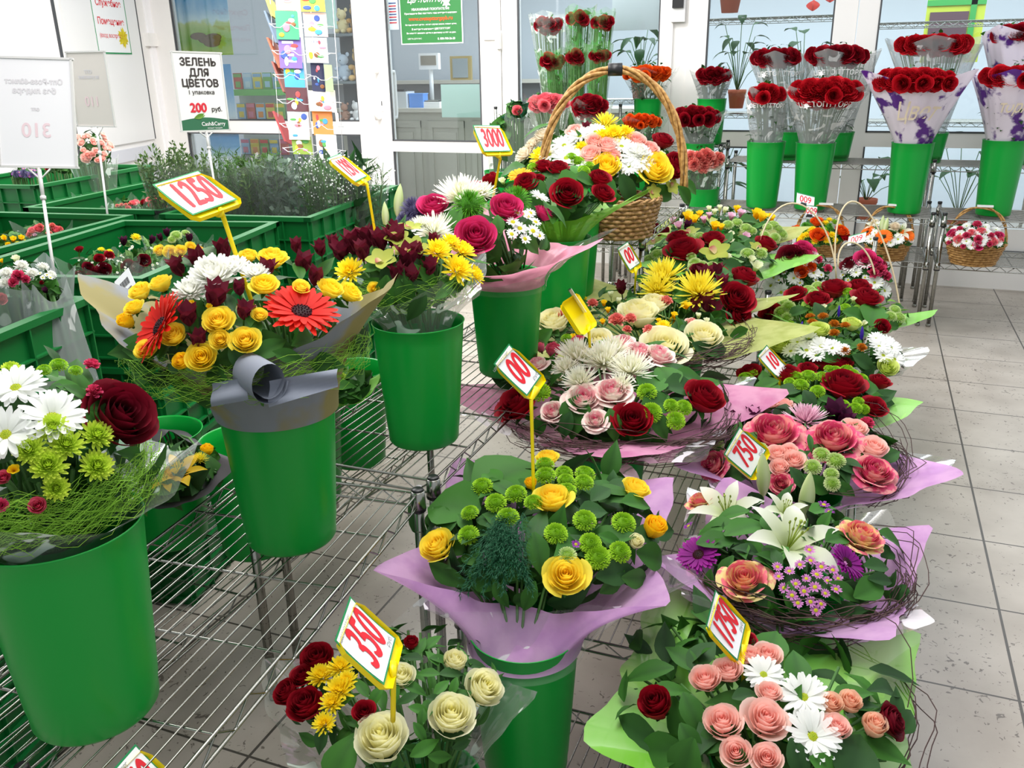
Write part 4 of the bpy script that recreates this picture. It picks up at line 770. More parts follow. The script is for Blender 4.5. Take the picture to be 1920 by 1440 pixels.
bouquet('bouquet of pink edged roses with a pale pink spider chrysanthemum in lilac wrap',1315,1685,755,922,.54,(-.07,2.46,.125),
 'big_pinkred 1450,808,94 1562,820,86 1640,882,72 1335,870,54 1465,905,40;rose_peach 1458,850,42 1489,862,44 1462,875,38 1602,803,50 1637,838,56 1436,757,42 1470,758,38 1480,845,34;spider_pink 1512,784,90;button_white 1541,850,36 1568,862,42 1524,874,38 1559,887,32 1561,906,34 1345,807,34 1345,832,28 1427,838,28;alstro_plum 1396,764,56 1372,784,46 1567,776,54 1585,785,44 1350,776,40 1410,780,40;rose_dark 1376,746,54;carn_pink 1625,795,40',
 '1340,850,60,-60,.5 1590,920,60,120,.4 1500,900,60,150,.4 1400,830,60,200,.5 1520,830,40,180,.3 1600,880,50,90,.4 1380,810,50,180,.4 1430,900,50,200,.4',
 'lilac',1.16,3,-.25,.3,hmin=.1,blabel='green bucket under the pink edged rose bouquet',lift=.06,twig=(-20,90,60))
bouquet('bouquet of deep red roses and lime button chrysanthemums in green wrap beside the aisle',1375,1672,672,795,.56,(-.08,3.02,.145),
 'rose_red 1583,718,78 1552,678,60 1575,682,50 1478,700,50 1650,714,40 1406,697,44 1640,762,46 1515,690,34;button_lime 1492,705,32 1516,703,34 1502,720,34 1543,705,30 1533,732,32 1567,693,26 1588,691,28 1616,708,28 1604,764,30 1621,766,24 1582,757,24 1397,706,32 1410,698,24 1480,715,24 1600,698,24 1555,690,22 1610,752,24',
 '1644,731,60,60,.8 1630,775,60,70,.5 1470,730,60,-60,.5 1560,750,50,100,.4 1430,720,60,-80,.5 1520,750,50,160,.5 1655,750,60,80,.5 1445,745,60,200,.5',
 'lime',1.06,3,-.2,.22,hmin=.1,blabel='green bucket under the deep red rose and lime button bouquet')
bouquet('bouquet of white daisies, orange chrysanthemums and purple iris buds beside the aisle',1418,1690,590,705,.60,(-.10,3.55,.145),
 'daisy_white 1512,655,44 1540,648,44 1560,651,42 1516,634,38 1482,657,36 1650,648,44 1671,651,42 1678,672,40 1643,634,34 1657,665,40 1665,640,34 1580,655,30 1495,640,30 1530,665,36;small_orange 1519,593,22 1523,604,24 1543,593,24 1564,607,24 1564,624,24 1585,610,22 1440,624,38 1450,612,28 1475,620,28 1616,651,22 1585,658,22 1600,700,18 1590,690,18 1435,640,22;rose_lime 1535,618,42 1464,646,42 1598,606,36 1664,688,40;iris_purple 1500,616,28 1573,585,26 1616,627,30',
 '1560,670,60,100,.4 1610,640,60,20,.25 1440,660,60,-70,.5 1580,640,50,60,.4 1500,675,50,180,.4 1625,680,60,120,.5 1490,610,50,-10,.25',
 'clear',1.06,3,.2,.2,hmin=.1,blabel='green bucket under the white daisy and orange chrysanthemum bouquet')
bouquet('bouquet of dark red roses and pale green buttons ending the row beside the aisle',1428,1705,525,620,.64,(-.12,4.15,.145),
 'rose_red 1564,538,52 1533,560,44 1626,556,52 1612,536,42 1492,550,40 1444,588,44 1655,612,30;button_white 1464,583,30 1478,573,28 1516,542,28 1533,535,28 1526,548,24 1671,592,26 1688,594,26 1679,579,24 1455,600,24 1475,595,26 1470,565,22;button_lime 1585,575,22 1590,545,22 1480,610,22;freesia_cream 1600,560,22 1545,575,20 1620,605,22',
 '1640,580,90,20,.6 1610,590,60,110,.5 1540,590,60,160,.4 1445,570,50,-60,.5 1500,580,50,60,.5 1430,610,60,-100,.5 1680,610,50,90,.4',
 'lime',1.04,3,-.1,.22,hmin=.1,blabel='green bucket at the far end of the aisle row',fillm=[petal('bupleurum','4E7A22','8AB83A'),LEAFM],fleaf=(.06,.03),fill=170)
# two arrangements with thin cane handles
def cane(root,off,lx,ly,rx,ry,tx,ty,dep,nm='handle',rr=.004):
    a=atd(lx,ly,dep);b=atd(rx,ry,dep);t=atd(tx,ty,dep); c=(a+b)/2; v=(b-a)/2; u=t-c; pts=[c+v*math.cos(math.pi-k/24*math.pi)+u*math.sin(k/24*math.pi) for k in range(25)]
    mb=MB(); mb.tube(pts,rr,6); mb.xf(off).build(nm,mat('cane','D6C4A0',.5),root); return t
def b_left(root,off,C,r,hh,hit):
    t=cane(root,off,1432,540,1590,540,1478,384,depth(C)-.05) if 0 else cane(root,off,1420,500,1568,530,1495,382,depth(C))
bouquet('cane handled basket of pink roses and white daisies, left of the pair',1435,1562,455,550,.66,None,
 'rose_hot 1506,464,34 1518,472,28;rose_dark 1482,482,52 1463,497,40 1500,478,34;daisy_white 1478,487,30 1523,483,30 1444,535,36 1464,548,36 1526,511,28 1488,521,28 1450,520,26;carn_pink 1533,487,26 1552,504,24;rose_orange 1502,508,26 1520,500,22;small_white 1540,515,16 1510,495,14 1470,510,14 1460,525,14 1500,530,16 1545,530,14 1530,525,14',
 '',None,hmin=.1,base=(-.16,4.75,.145),fill=110,fleaf=(.07,.03),extra=b_left,name='flower_basket',cat='basket')
def b_right(root,off,C,r,hh,hit):
    cane(root,off,1568,520,1690,600,1612,382,depth(C)-.1); cane(root,off,1572,500,1640,515,1600,455,depth(C)-.15)
bouquet('cane handled basket of pink roses and white daisies, right of the pair',1572,1668,470,540,.68,None,
 'rose_hot 1622,484,38 1640,492,30;rose_dark 1592,494,34 1648,500,30;daisy_white 1595,498,34 1622,494,28 1640,529,32 1660,545,30 1605,510,24;carn_pink 1650,506,36 1638,512,30 1662,518,26;small_white 1590,525,14 1610,530,14 1632,540,14 1655,530,14 1600,540,14 1580,515,14 1622,520,14;button_lime 1642,497,18',
 '1668,560,50,120,.4 1590,535,40,200,.4',None,hmin=.1,base=(.02,4.8,.145),fill=110,fleaf=(.07,.03),extra=b_right,name='flower_basket',cat='basket')
# ================================================================ front bouquet with 350 tag
bouquet('bouquet of white roses, red roses and yellow chrysanthemums at the front edge',525,955,1190,1440,.50,(-.66,1.14,.0),
 'tall_cream 715,1384,112,-5 846,1342,100,8 908,1290,84,30 752,1268,60,0;bud_cream 853,1238,54;tall_red 572,1320,76,-10 594,1234,70,-5 538,1298,60,-30;rose_red 566,1266,46 682,1334,44;bud_red 771,1204,34;daisy_yellow 602,1267,66 638,1250,60 636,1294,70 622,1318,56 608,1356,52 650,1275,50',
 '790,1208,50,10,.4 812,1200,50,20,.4 770,1230,50,-60,.4 830,1235,50,80,.4 800,1260,50,-80,.4 850,1260,56,60,.4 780,1290,56,120,.4 830,1285,50,30,.4 760,1310,50,-120,.4 870,1230,50,10,.35 790,1330,50,100,.4 895,1245,56,60,.4 700,1310,56,200,.4 740,1300,50,180,.4 820,1310,44,90,.4 800,1400,70,60,.4 830,1420,60,100,.4 870,1395,50,80,.4 640,1420,110,20,.6 790,1350,44,190,.4 760,1250,46,-20,.4 810,1230,46,-10,.4 890,1270,44,100,.4 600,1390,60,190,.5 790,1375,50,150,.4 850,1290,44,200,.4',
 'clear',1.08,4,.2,.14,hmin=.1,bH=.36,blabel='green bucket under the white rose bouquet at the front edge',fleaf=(.06,.022),fill=170)
# ================================================================ price tags
def tag_price(label,corners,txt,stem=None,fs=1.0,W=.105,W2=.105,dd=None,small='руб.',logo=True,pale=False):
    M,d=px_card(corners,W,W2 or W,1,dd)
    r=card_thing('price_tag',label,'price tag',M,'yellow price tags on sticks')
    W2=W2 or W; N=10
    def curl(y): return .10*((y/W2)**2-.25)*W2*1.2   # card bowed along its height
    mb=MB(); mb.grid(lambda u,v:((u-.5)*W,(v-.5)*W2,curl((v-.5)*W2)+.0015),2,N); mb.grid(lambda u,v:((.5-u)*W,(v-.5)*W2,curl((v-.5)*W2)+.0010),2,N); mb.build('card_border',PGREEN,r)
    e=.0032; mb=MB(); mb.grid(lambda u,v:((u-.5)*(W-2*e),(v-.5)*(W2-2*e),curl((v-.5)*(W2-2*e))+.0021),2,N); mb.build('card',PAPER,r)
    def txtpart(nm,s,size,m,x,y,sy=1,shear=0,bold=0):
        me=text_mesh(s,size,m,shear=shear,sy=sy,bold=bold)
        # fit width
        xs_=[v.co.x for v in me.vertices]
        for v in me.vertices: v.co.x+=x; v.co.y+=y; v.co.z+=curl(v.co.y)+.0030
        o=link(nm,me,r); return o
    k=len(txt); sz={2:.052,3:.046,4:.038}[k]*fs*W/.105
    txtpart('price_figures',txt,sz,RED,0,-.002,sy=2.5 if k==4 else 2.1,shear=.28,bold=.0018 if k==4 else .0014)
    if logo: txtpart('shop_name','ЦВЕТОПТТОРГ',.0085,GREY,-.016,W2*.40)
    if small: txtpart('currency',small,.012,GREY,W*.33,-W2*.39,shear=.25)
    # yellow holder behind the card and its stick
    mb=MB(); out=[(-.44,-.58),(.44,-.58),(.53,-.46),(.52,.25),(.44,.40),(-.46,.44),(-.54,.30),(-.54,-.46)]
    out=[(x*W,y*W2-.004) for x,y in out]
    vs=[(x,y,-.004) for x,y in out]+[(x,y,-.007) for x,y in out]+[(x*1.04,y*1.04,.004) for x,y in out]; n=8
    mb.add(vs,[tuple(range(n))]+[tuple(range(2*n-1,n-1,-1))]+[(i,(i+1)%n,(i+1)%n+2*n,i+2*n) for i in range(n)]+[(i+n,(i+1)%n+n,(i+1)%n+2*n,i+2*n) for i in range(n)])
    mb.build('holder',YEL,r,smooth=False)
    if stem:
        a=M@Vector((stem[4] if len(stem)>4 else 0,-W2*.58,-.004)); b=atd(stem[0],stem[1],d*1.0); c=atd(stem[2],stem[3],d*1.03)
        a2=a.lerp(b,.5)
        mb=MB(); mb.tube([a,a.lerp(b,.6),b,b.lerp(c,.15),c,c+(c-b)*.25],[.011,.007,.0048,.0042,.0042,.004],8); mb.xf(M.inverted()).build('stick',YEL,r)
    return r
tag_price('yellow price tag reading 1250 above the red gerbera bouquet',[(286,345),(372,322),(446,373),(362,406)],'1250',(418,405,470,560),1.1)
tag_price('yellow price tag seen at a slant over the dark red alstroemeria bouquet',[(613,298),(637,288),(689,331),(666,342)],'1290',(688,345,704,440))
tag_price('yellow price tag reading 3000 beside the hot pink roses',[(885,234),(938,236),(957,283),(909,286)],'3000',(938,298,926,362),1.05)
tag_price('yellow price tag reading 350 over the front bouquet of white roses',[(631,1190),(652,1128),(746,1186),(716,1295)],'350',(738,1265,737,1335),1.1)
tag_price('yellow price tag tilted over the pink wrapped bouquet, its first digits hidden by the curl',[(924,684),(955,643),(1014,706),(989,742)],'00',(996,750,1000,905),1.35,W=.066)
tag_price('yellow price tag twisted away, its back edge showing over the cream roses',[(1062,572),(1090,546),(1106,597),(1088,618)],'0',(1103,612,1107,650),W=.09) if 0 else None
tag_price('yellow price tag on the middle row above the yellow spider chrysanthemums',[(1160,466),(1174,453),(1203,493),(1178,508)],'00',(1192,515,1189,562),1.3,W=.062)
tag_price('yellow price tag reading 10 above the deep red rose and lime button bouquet',[(1419,668),(1438,646),(1475,689),(1459,709)],'10',(1462,715,1460,780),1.3,W=.058)
tag_price('yellow price tag reading 750 behind the lily buds',[(1361,850),(1390,809),(1428,843),(1408,889)],'750',(1420,885,1425,905),1.1,W=.092,dd=2.32)
tag_price('yellow price tag reading 1750 above the peach spray roses',[(1321,1174),(1342,1104),(1396,1171),(1384,1239)],'1750',(1394,1245,1395,1335),1.15,W=.092)
def turned_tag():
    M,d=px_card([(1052,574),(1080,560),(1110,606),(1086,628)],.09,.09); r=card_thing('price_tag','yellow price tag turned away, showing its empty yellow back over the cream roses','price tag',M,'yellow price tags on sticks')
    mb=MB(); o=[(-.5,-.42),(-.38,-.5),(.38,-.5),(.5,-.42),(.5,.42),(.4,.5),(-.4,.5),(-.5,.42)]
    mb.add([(x*.095,y*.1,0) for x,y in o]+[(x*.095,y*.1,-.004) for x,y in o]+[(x*.105,y*.11,.012) for x,y in o],[tuple(range(8)),tuple(range(15,7,-1))]+[(i,(i+1)%8,(i+1)%8+16,i+16) for i in range(8)]); mb.build('holder',YEL,r,smooth=False)
    T=Matrix.Translation((.018,.035,.016))@Matrix.Rotation(.7,4,'Y')
    mb=MB(); mb.box((0,0,0),(.062,.08,.001)); mb.xf(T).build('card',PAPER,r,smooth=False)
    mb=MB(); mb.box((.031,0,.0),(.004,.08,.002)); mb.box((0,.04,.0),(.062,.004,.002)); mb.xf(T).build('card_border',PGREEN,r,smooth=False)
    a=M@Vector((.02,-.045,0)); b=atd(1104,618,d); c=atd(1106,652,d); mb=MB(); mb.tube([a,b,c],[.009,.0045,.004],8); mb.xf(M.inverted()).build('stick',YEL,r)
turned_tag()

tag_price('price tag of which only the green top corner shows at the bottom left edge',[(222,1478),(258,1434),(316,1482),(276,1534)],'450',(305,1545,312,1575),dd=1.25)
def barcode():
    M,d=px_card([(218,528),(240,510),(258,545),(236,572)],.05,.075,1,1.95); g=[o for o in COL.objects if 'two red gerberas' in str(o.get('label',''))][0]; r=bpy.data.objects.new('barcode_label',None); COL.objects.link(r); r.parent=g; r.matrix_basis=Matrix.Translation(-g.location)@M; r['label']='white barcode label'
    mb=MB(); mb.box((0,0,0),(.05,.075,.001)); mb.build('label_sheet',PAPER,r,smooth=False)
    mb=MB()
    for j in (0,1):
        for i in range(11): mb.box((-.013+.0026*i,.012-.026*j,.0008),(.0012 if i%3 else .0018,.017,.0006))
    mb.build('bars',DK,r,smooth=False)
barcode()
# ================================================================ green crates on the left
def crate_mb(W,D,H):
    mb=MB(); t=.006
    for sx in(-1,1): mb.box((sx*(W/2-t/2),0,H/2),(t,D,H)); mb.box((sx*(W/2),0,H-.009),(.03,D+.03,.018)); 
    for sy in(-1,1): mb.box((0,sy*(D/2-t/2),H/2),(W,t,H)); mb.box((0,sy*(D/2),H-.009),(W+.03,.03,.018))
    mb.box((0,0,.004),(W,D,.006))
    for z in (.03,H*.36,H*.66):
        for sx in(-1,1): mb.box((sx*(W/2+.006),0,z),(.014,D+.012,.005))
        for sy in(-1,1): mb.box((0,sy*(D/2+.006),z),(W+.012,.014,.005))
    n=int(D/.105)
    for i in range(n+1):
        y=-D/2+i*D/n
        for sx in(-1,1): mb.box((sx*(W/2+.006),y,H*.48),(.014,.005,H*.92))
    n=int(W/.105)
    for i in range(n+1):
        x=-W/2+i*W/n
        for sy in(-1,1): mb.box((x,sy*(D/2+.006),H*.48),(.005,.014,H*.92))
    return mb
CM={}
def crates(cx_,cy_,rz,W,D,label,n=4,H=.275):
    k=(W,D)
    if k not in CM: CM[k]=crate_mb(W,D,H).mesh('crate',CRATEP,smooth=False)
    for i in range(n):
        l=label+(', topmost of its stack' if i==n-1 else ', %s in its stack'%['lowest','second from the floor','third from the floor'][i])
        o=link('plastic_crate',CM[k],None,Matrix.Translation((cx_,cy_,i*H))@Matrix.Rotation(math.radians(rz),4,'Z')); tag(o,l,'crate','stacked green plastic crates')
crates(-2.07,1.13,12.7,.63,.92,'green crate nearest the left edge')
crates(-2.30,2.27,12.7,.63,.94,'green crate behind the gerbera bouquet')
crates(-2.42,3.37,8,.65,.97,'green crate full of wrapped greenery')
crates(-3.04,2.26,8,.63,.94,'green crate left of the red rose crate')
crates(-3.16,3.34,8,.66,.94,'green crate with pink roses under the tilted sign')
crates(-4.45,3.88,8,.63,1.0,'green crate against the left wall')
def mini(label,x0,x1,yt,yb,fl,z=1.02,wrap='clear',fill=45,wR=1.2,fm=None,fs=1.0,lv='',hm=.03,nm='wrapped_bunch'):
    return bouquet(label,x0,x1,yt,yb,z,None,fl,lv,wrap,wR,4,.4,.18,cat='bouquet',fill=fill,fillm=fm,hmin=hm,name=nm,fsc=fs,fleaf=(.05,.02),wz=.02,lift=.05)
mini('bunch of dark red roses and gypsophila at the near end of the red rose crate',130,245,462,528,'rose_dark 180,516,30 195,505,28 150,520,26 165,500,20;carn_pink 178,530,20;daisy_yellow 190,468,16 205,472,16;rose_red 148,466,16 186,484,20 205,478,18;small_white '+' '.join('%d,%d,6'%(140+R_.randint(0,95),480+R_.randint(0,40)) for _ in range(26)))
mini('bunch of burgundy and green flowers under patterned film in the red rose crate',218,305,440,510,'alstro_plum 232,452,20 285,450,18;daisy_yellow 255,445,22;rose_dark 270,487,24 240,500,26 258,500,22;small_white '+' '.join('%d,%d,7'%(225+R_.randint(0,70),455+R_.randint(0,50)) for _ in range(22)),fm=[petal('p_cl','5E8A4A','9CC07A'),LEAFM])
mini('bunch of yellow roses and green buttons at the far end of the red rose crate',288,385,428,482,'rose_yellow 298,470,24 318,472,26 338,470,22 358,462,20;button_white 330,440,24 348,436,18 322,448,18;alstro_plum 312,436,18 355,445,20 300,445,16;gerbera_amber 376,468,18')
mini('bunch of orange yellow tulips in the left crate',-20,55,430,468,'freesia_yellow 8,446,22 25,448,22 40,446,22 48,455,20 -5,450,20 15,458,20;rose_yellow 35,462,18',wrap=None)
mini('bunch of salmon alstroemerias in the left crate beside the sign pole',42,125,412,450,'rose_salmon 60,432,16 72,428,18 105,430,18;carn_coral 75,425,18 98,424,18 112,430,18 55,440,16 92,438,16;freesia_pink 65,440,14',wrap='clear')
mini('bunch of yellow freesias in the left crate under the tilted sign',138,212,402,428,'freesia_yellow 150,420,18 160,424,16 178,412,18 192,414,20 205,412,18;alstro_plum 165,405,14 148,410,14',wrap='clear')
mini('row of coral tulips in the crate under the tilted sign, left bunch',148,192,368,388,'carn_coral 155,380,9 162,376,10 170,374,10 178,378,10 165,384,9 185,382,9 174,384,9',wrap='clear')
mini('row of pink roses in the crate under the tilted sign, middle bunch',212,262,372,394,'carn_coral 220,386,11 228,384,10 236,384,10 244,382,10;rose_salmon 250,380,12 256,378,12 240,390,10',wrap='clear')
mini('row of red roses in the crate under the tilted sign, right bunch',265,318,366,394,'rose_salmon 280,374,14 292,372,12 300,376,12;rose_red 268,378,13 285,384,14 298,388,14 308,386,12;rose_dark 290,378,13',wrap='clear')
mini('white and crimson carnations in grey paper in the nearest left crate',-30,112,482,560,'mum_white 12,512,32 40,498,30 60,512,28 95,515,24 10,530,28 80,500,26 30,515,26;carn_pink 34,518,34 25,530,26 48,524,24;freesia_cream 30,484,30;freesia_yellow 2,488,16;rose_salmon 2,560,22',z=1.12,wrap='grey',wR=1.3,hm=.06)
mini('dusky bouquet in grey film at the right corner of the nearest left crate',62,122,505,580,'small_white 88,515,12 95,520,12 80,520,12 75,512,10;alstro_plum 85,545,14;bud_red 78,530,10',z=1.10,wrap='grey',wR=1.2)
# tall pale pink spray roses by the left wall
mini('tall pale pink spray roses in the crate against the left wall',140,212,250,312,'rose_peach '+' '.join('%d,%d,%d'%(R_.randint(145,210),R_.randint(250,300),R_.randint(10,14)) for _ in range(30)),z=1.15,wrap='clear',fill=160,hm=.2)
mini('purple statice in the crate against the left wall',20,75,310,335,'bush_purple 30,325,16 45,325,18 60,326,16;small_purple '+' '.join('%d,%d,8'%(R_.randint(22,70),R_.randint(315,330)) for _ in range(14)),z=1.1,wrap=None,fill=60)
mini('dull red flowers in the crate against the left wall behind the sign',80,140,300,325,'rose_red 90,315,10 105,312,10 118,310,11 130,312,10 98,308,9',z=1.1,wrap=None,fill=60)
# greenery bunches
def greens(label,px,pyt,x,y,kind,h=.42,wid=.085,film_=True):
    r=thing('greenery_bunch',label,'greenery',(x,y,.84),group='wrapped greenery in the crate'); z0=0; mb=MB(); st=MB()
    H=atd(px,pyt,depth((x,y,1.4))).z-.84
    for i in range(16):
        a=R_.uniform(0,6.28); rr=R_.uniform(0,1)**.5*wid; tp=Vector((rr*1.25*math.cos(a),rr*1.25*math.sin(a),H*R_.uniform(.78,1.0))); b=Vector((rr*.3*math.cos(a),rr*.3*math.sin(a),.02)); st.tube([b,b.lerp(tp,.5)+Vector((.005,0,0)),tp],.0016,4)
        n={'small':70,'eu':30,'fern':80,'gyp':12,'big':7}[kind]
        for k in range(n):
            t=.30+.70*k/n; p=b.lerp(tp,t)+Vector((R_.uniform(-.01,.01),R_.uniform(-.01,.01),0)); d=Vector((R_.uniform(-1,1),R_.uniform(-1,1),R_.uniform(.1,1.2))).normalized(); nn=d.cross(Vector((R_.uniform(-1,1),R_.uniform(-1,1),R_.uniform(-1,1)))).normalized(); x_=d.cross(nn)
            M=Matrix((x_,d,nn)).transposed().to_4x4(); M.translation=p
            L,w_={'small':(.020,.010),'eu':(.035,.028),'fern':(.04,.004),'gyp':(.06,.008),'big':(.12,.035)}[kind]; L*=R_.uniform(.8,1.3)
            q=[M@Vector(v) for v in ((0,0,0),(-w_/2,L*.45,.001),(0,L,0),(w_/2,L*.45,.001))]; t_=R_.uniform(.1,1); mb.add(q,[(0,1,2,3)],[t_]*4)
        if kind=='gyp':
            for k in range(16): p=tp+Vector((R_.uniform(-.05,.05),R_.uniform(-.05,.05),R_.uniform(-.12,.03))); mb.ball(p,.0035,1,1,4)
    m={'small':petal('gr_small','2E4A1E','62803A'),'eu':petal('gr_eu','5A7264','90A494'),'fern':petal('gr_fern','24401C','55803A'),'gyp':petal('gr_gyp','304A28','50703C'),'big':petal('gr_big','1A3A1C','2E5A2C')}[kind]
    tag(mb.build('leaves',[m,petal('gyp_w','F0F0E8','FFFFFF')],r),kind='stuff'); st.build('stems',STEM,r)
    if film_: wrap_mb((0,0,.0),wid*.6,(0,0,0),wid*1.35,H*.86,2,R_.uniform(0,3),.1,.05,1.0,R_.random()).build('film_wrap',film('bunch_film','FFFFFF',.035,'F0F0F0',.76,30,.4,.15),r)
for i,(px,py,dy,kd) in enumerate(((305,262,.0,'small'),(350,285,.12,'small'),(392,290,-.2,'small'),(435,280,.1,'fern'),(478,285,-.25,'small'),(505,282,.2,'fern'),(545,290,-.1,'eu'),(588,292,.2,'fern'),(618,290,.0,'gyp'),(655,290,.25,'big'),(688,300,.3,'gyp'),(450,300,-.32,'fern'),(520,300,-.35,'eu'),(345,275,.3,'small'))):
    p=aty(px,395,3.35+dy); x_=max(-2.72,min(-2.13,-2.98+ (px-300)/400*.98+ (0.05))); 
    d=ray(px,330); y_=x_*d.y/d.x; y_=max(2.98,min(3.72,y_))
    x_=y_*d.x/d.y
    x_=max(-2.76,min(-2.08,x_))
    greens('bunch of %s in the greenery crate, %s'%({'small':'box twigs','fern':'feathery fern','eu':'silvery eucalyptus','gyp':'white gypsophila','big':'broad dark leaves'}[kd],['tallest at the left end','second from the left','at the near rim under the sign','behind the sign pole','in the middle near the rim','in the middle at the back','with round leaves','right of the round leaves','with small white heads','at the right rim of the crate','furthest right','half hidden under the 1250 tag','at the near right rim','at the far left corner'][i]),px,py,x_,y_,kd)
# ================================================================ sign holders standing in the crates
PLA=mat('clear_grey_plastic','D8D6D4',.3)
def sign(label,corners,pole,W=.21,H=.30,back=False,build=None,dd=None,paper='EDEBEA'):
    M,d=px_card(corners,W,H,1); 
    c=sum([Vector(q) for q in corners],Vector((0,0)))/4
    r=card_thing('sign_holder',label,'sign',M)
    mb=MB(); fw=.006
    for q in((0,H/2,W+2*fw,fw),(0,-H/2,W+2*fw,fw),(-W/2,0,fw,H),(W/2,0,fw,H)): mb.box((q[0],q[1],0),(q[2],q[3],.008))
    mb.build('frame',PLA,r,smooth=False)
    mb=MB(); mb.box((0,0,0),(W,H,.002)); mb.build('sheet',mat('sheet_'+paper,paper,.35),r,smooth=False)
    a=M@Vector((0,-H/2-.004,0)); b=atd(pole[0],pole[1],d); e=b+(b-a)*.35
    mb=MB(); w1=M@Vector((-.035,-H/2,0)); w2=M@Vector((.035,-H/2,0)); k=a.lerp(b,.12)
    mb.tube([w1,k,w2],.003,5); mb.tube([a,a.lerp(b,.3)],.0055,8); mb.tube([a.lerp(b,.3),a.lerp(b,.34)],.008,8); mb.tube([a.lerp(b,.34),e],.0045,8); mb.xf(M.inverted()).build('pole',PLA,r)
    if build: build(r,W,H)
    return r
def s_green(r,W,H):
    D=mat('sign_dark','38302E',.6)
    for s,sz,y,m in (('ЗЕЛЕНЬ',.040,.112,D),('ДЛЯ',.040,.072,D),('ЦВЕТОВ',.040,.032,D),('1 упаковка',.022,-.002,D)): text_part(r,'lettering',s,sz,m,0,y,.003,bold=.0014 if sz>.03 else .0004)
    text_part(r,'price_figures','200',.048,mat('red_print','D82438',.6),-.022,-.062,.003,bold=.002); text_part(r,'currency','руб.',.024,D,.058,-.068,.003,bold=.0006)
    mb=MB(); G=mat('deep_green','2E6A4A',.6)
    vs=[(-W/2,-H/2,.0025),(W/2,-H/2,.0025)]+[(W/2-W*i/10,-H/2+.04+.012*math.sin(i/10*3.1),.0025) for i in range(11)]; mb.add(vs,[tuple(range(len(vs)))]); mb.build('green_band',G,r,smooth=False)
    mb=MB(); leafblade(mb,Matrix.Translation((-.045,-.10,.003))@Matrix.Rotation(-1.3,4,'Z'),.06,.02,.1); mb.build('leaf_print',LLEAF,r)
    text_part(r,'lettering','Cash&Carry',.021,WHITE,.035,-.124,.004,bold=.0003); text_part(r,'lettering','магнит продаж',.009,WHITE,.04,-.140,.004)
def s_back(price,lines):
    def f(r,W,H):
        P=mat('show_through_grey','DAD6DA',.6); Q=mat('show_through_red','EAD0D6',.6)
        for s,sz,y,m in lines+((price,.055,-.05,Q),):
            o=text_part(r,'show_through','%s'%s,sz,P if m is None else m,0,y,.002,bold=.001); o.scale.x=-1; o.matrix_basis=Matrix.Translation((0,y,.0018))@Matrix.Diagonal((-1,1,1,1))
    return f
sign('grey plastic sign holder reading greenery for flowers, 200 rubles, standing in the greenery crate',[(322,99),(414,99),(431,246),(342,246)],(402,345),build=s_green)
sign('large sign holder seen from behind with mirrored faint text, nearest at the left edge',[(-8,106),(130,113),(148,314),(-2,314)],(98,490),build=s_back('310',(('Опт-Роза-60лист',.02,.085,None),('без лидера',.022,.06,None),('опт',.014,.01,None))),paper='EFEDF0')
sign('beige backed sign holder seen from behind, standing in the crate with pink roses',[(124,98),(195,98),(216,238),(146,238)],(200,390),build=s_back('110',(('ОПТ',.02,.07,None),('за упаковку',.02,.05,None))),paper='DDD6D0')
# ================================================================ rose buckets at the glazing
def scatter(kind,x0,x1,y0,y1,n,sz):
    out=[];cx_=(x0+x1)/2;cy_=(y0+y1)/2;a=(x1-x0)/2;b=(y1-y0)/2; k=0
    for i in range(n):
        q=i*2.39996; rr=math.sqrt((i+.5)/n)*.93; out.append('%.0f,%.0f,%.0f'%(cx_+a*rr*math.cos(q),cy_+b*rr*math.sin(q)*1.0,sz*R_.uniform(.9,1.15)))
    return kind+' '+' '.join(out)
def sleeve_text(root,s,size,m,axis,z,R,face,sy=1,shear=0,bold=.001,slope=0):
    me=text_mesh(s,size,m,sy=sy,shear=shear,bold=bold)
    for v in me.vertices:
        x,y=v.co.x,v.co.y; a=face+x/R; rr=R+y*slope+.006; v.co=Vector((rr*math.cos(a),rr*math.sin(a),y-.06*(x/R)**2*R))
    return link('print',me,root,Matrix.Translation(Vector(axis)+Vector((0,0,z))-root.location))
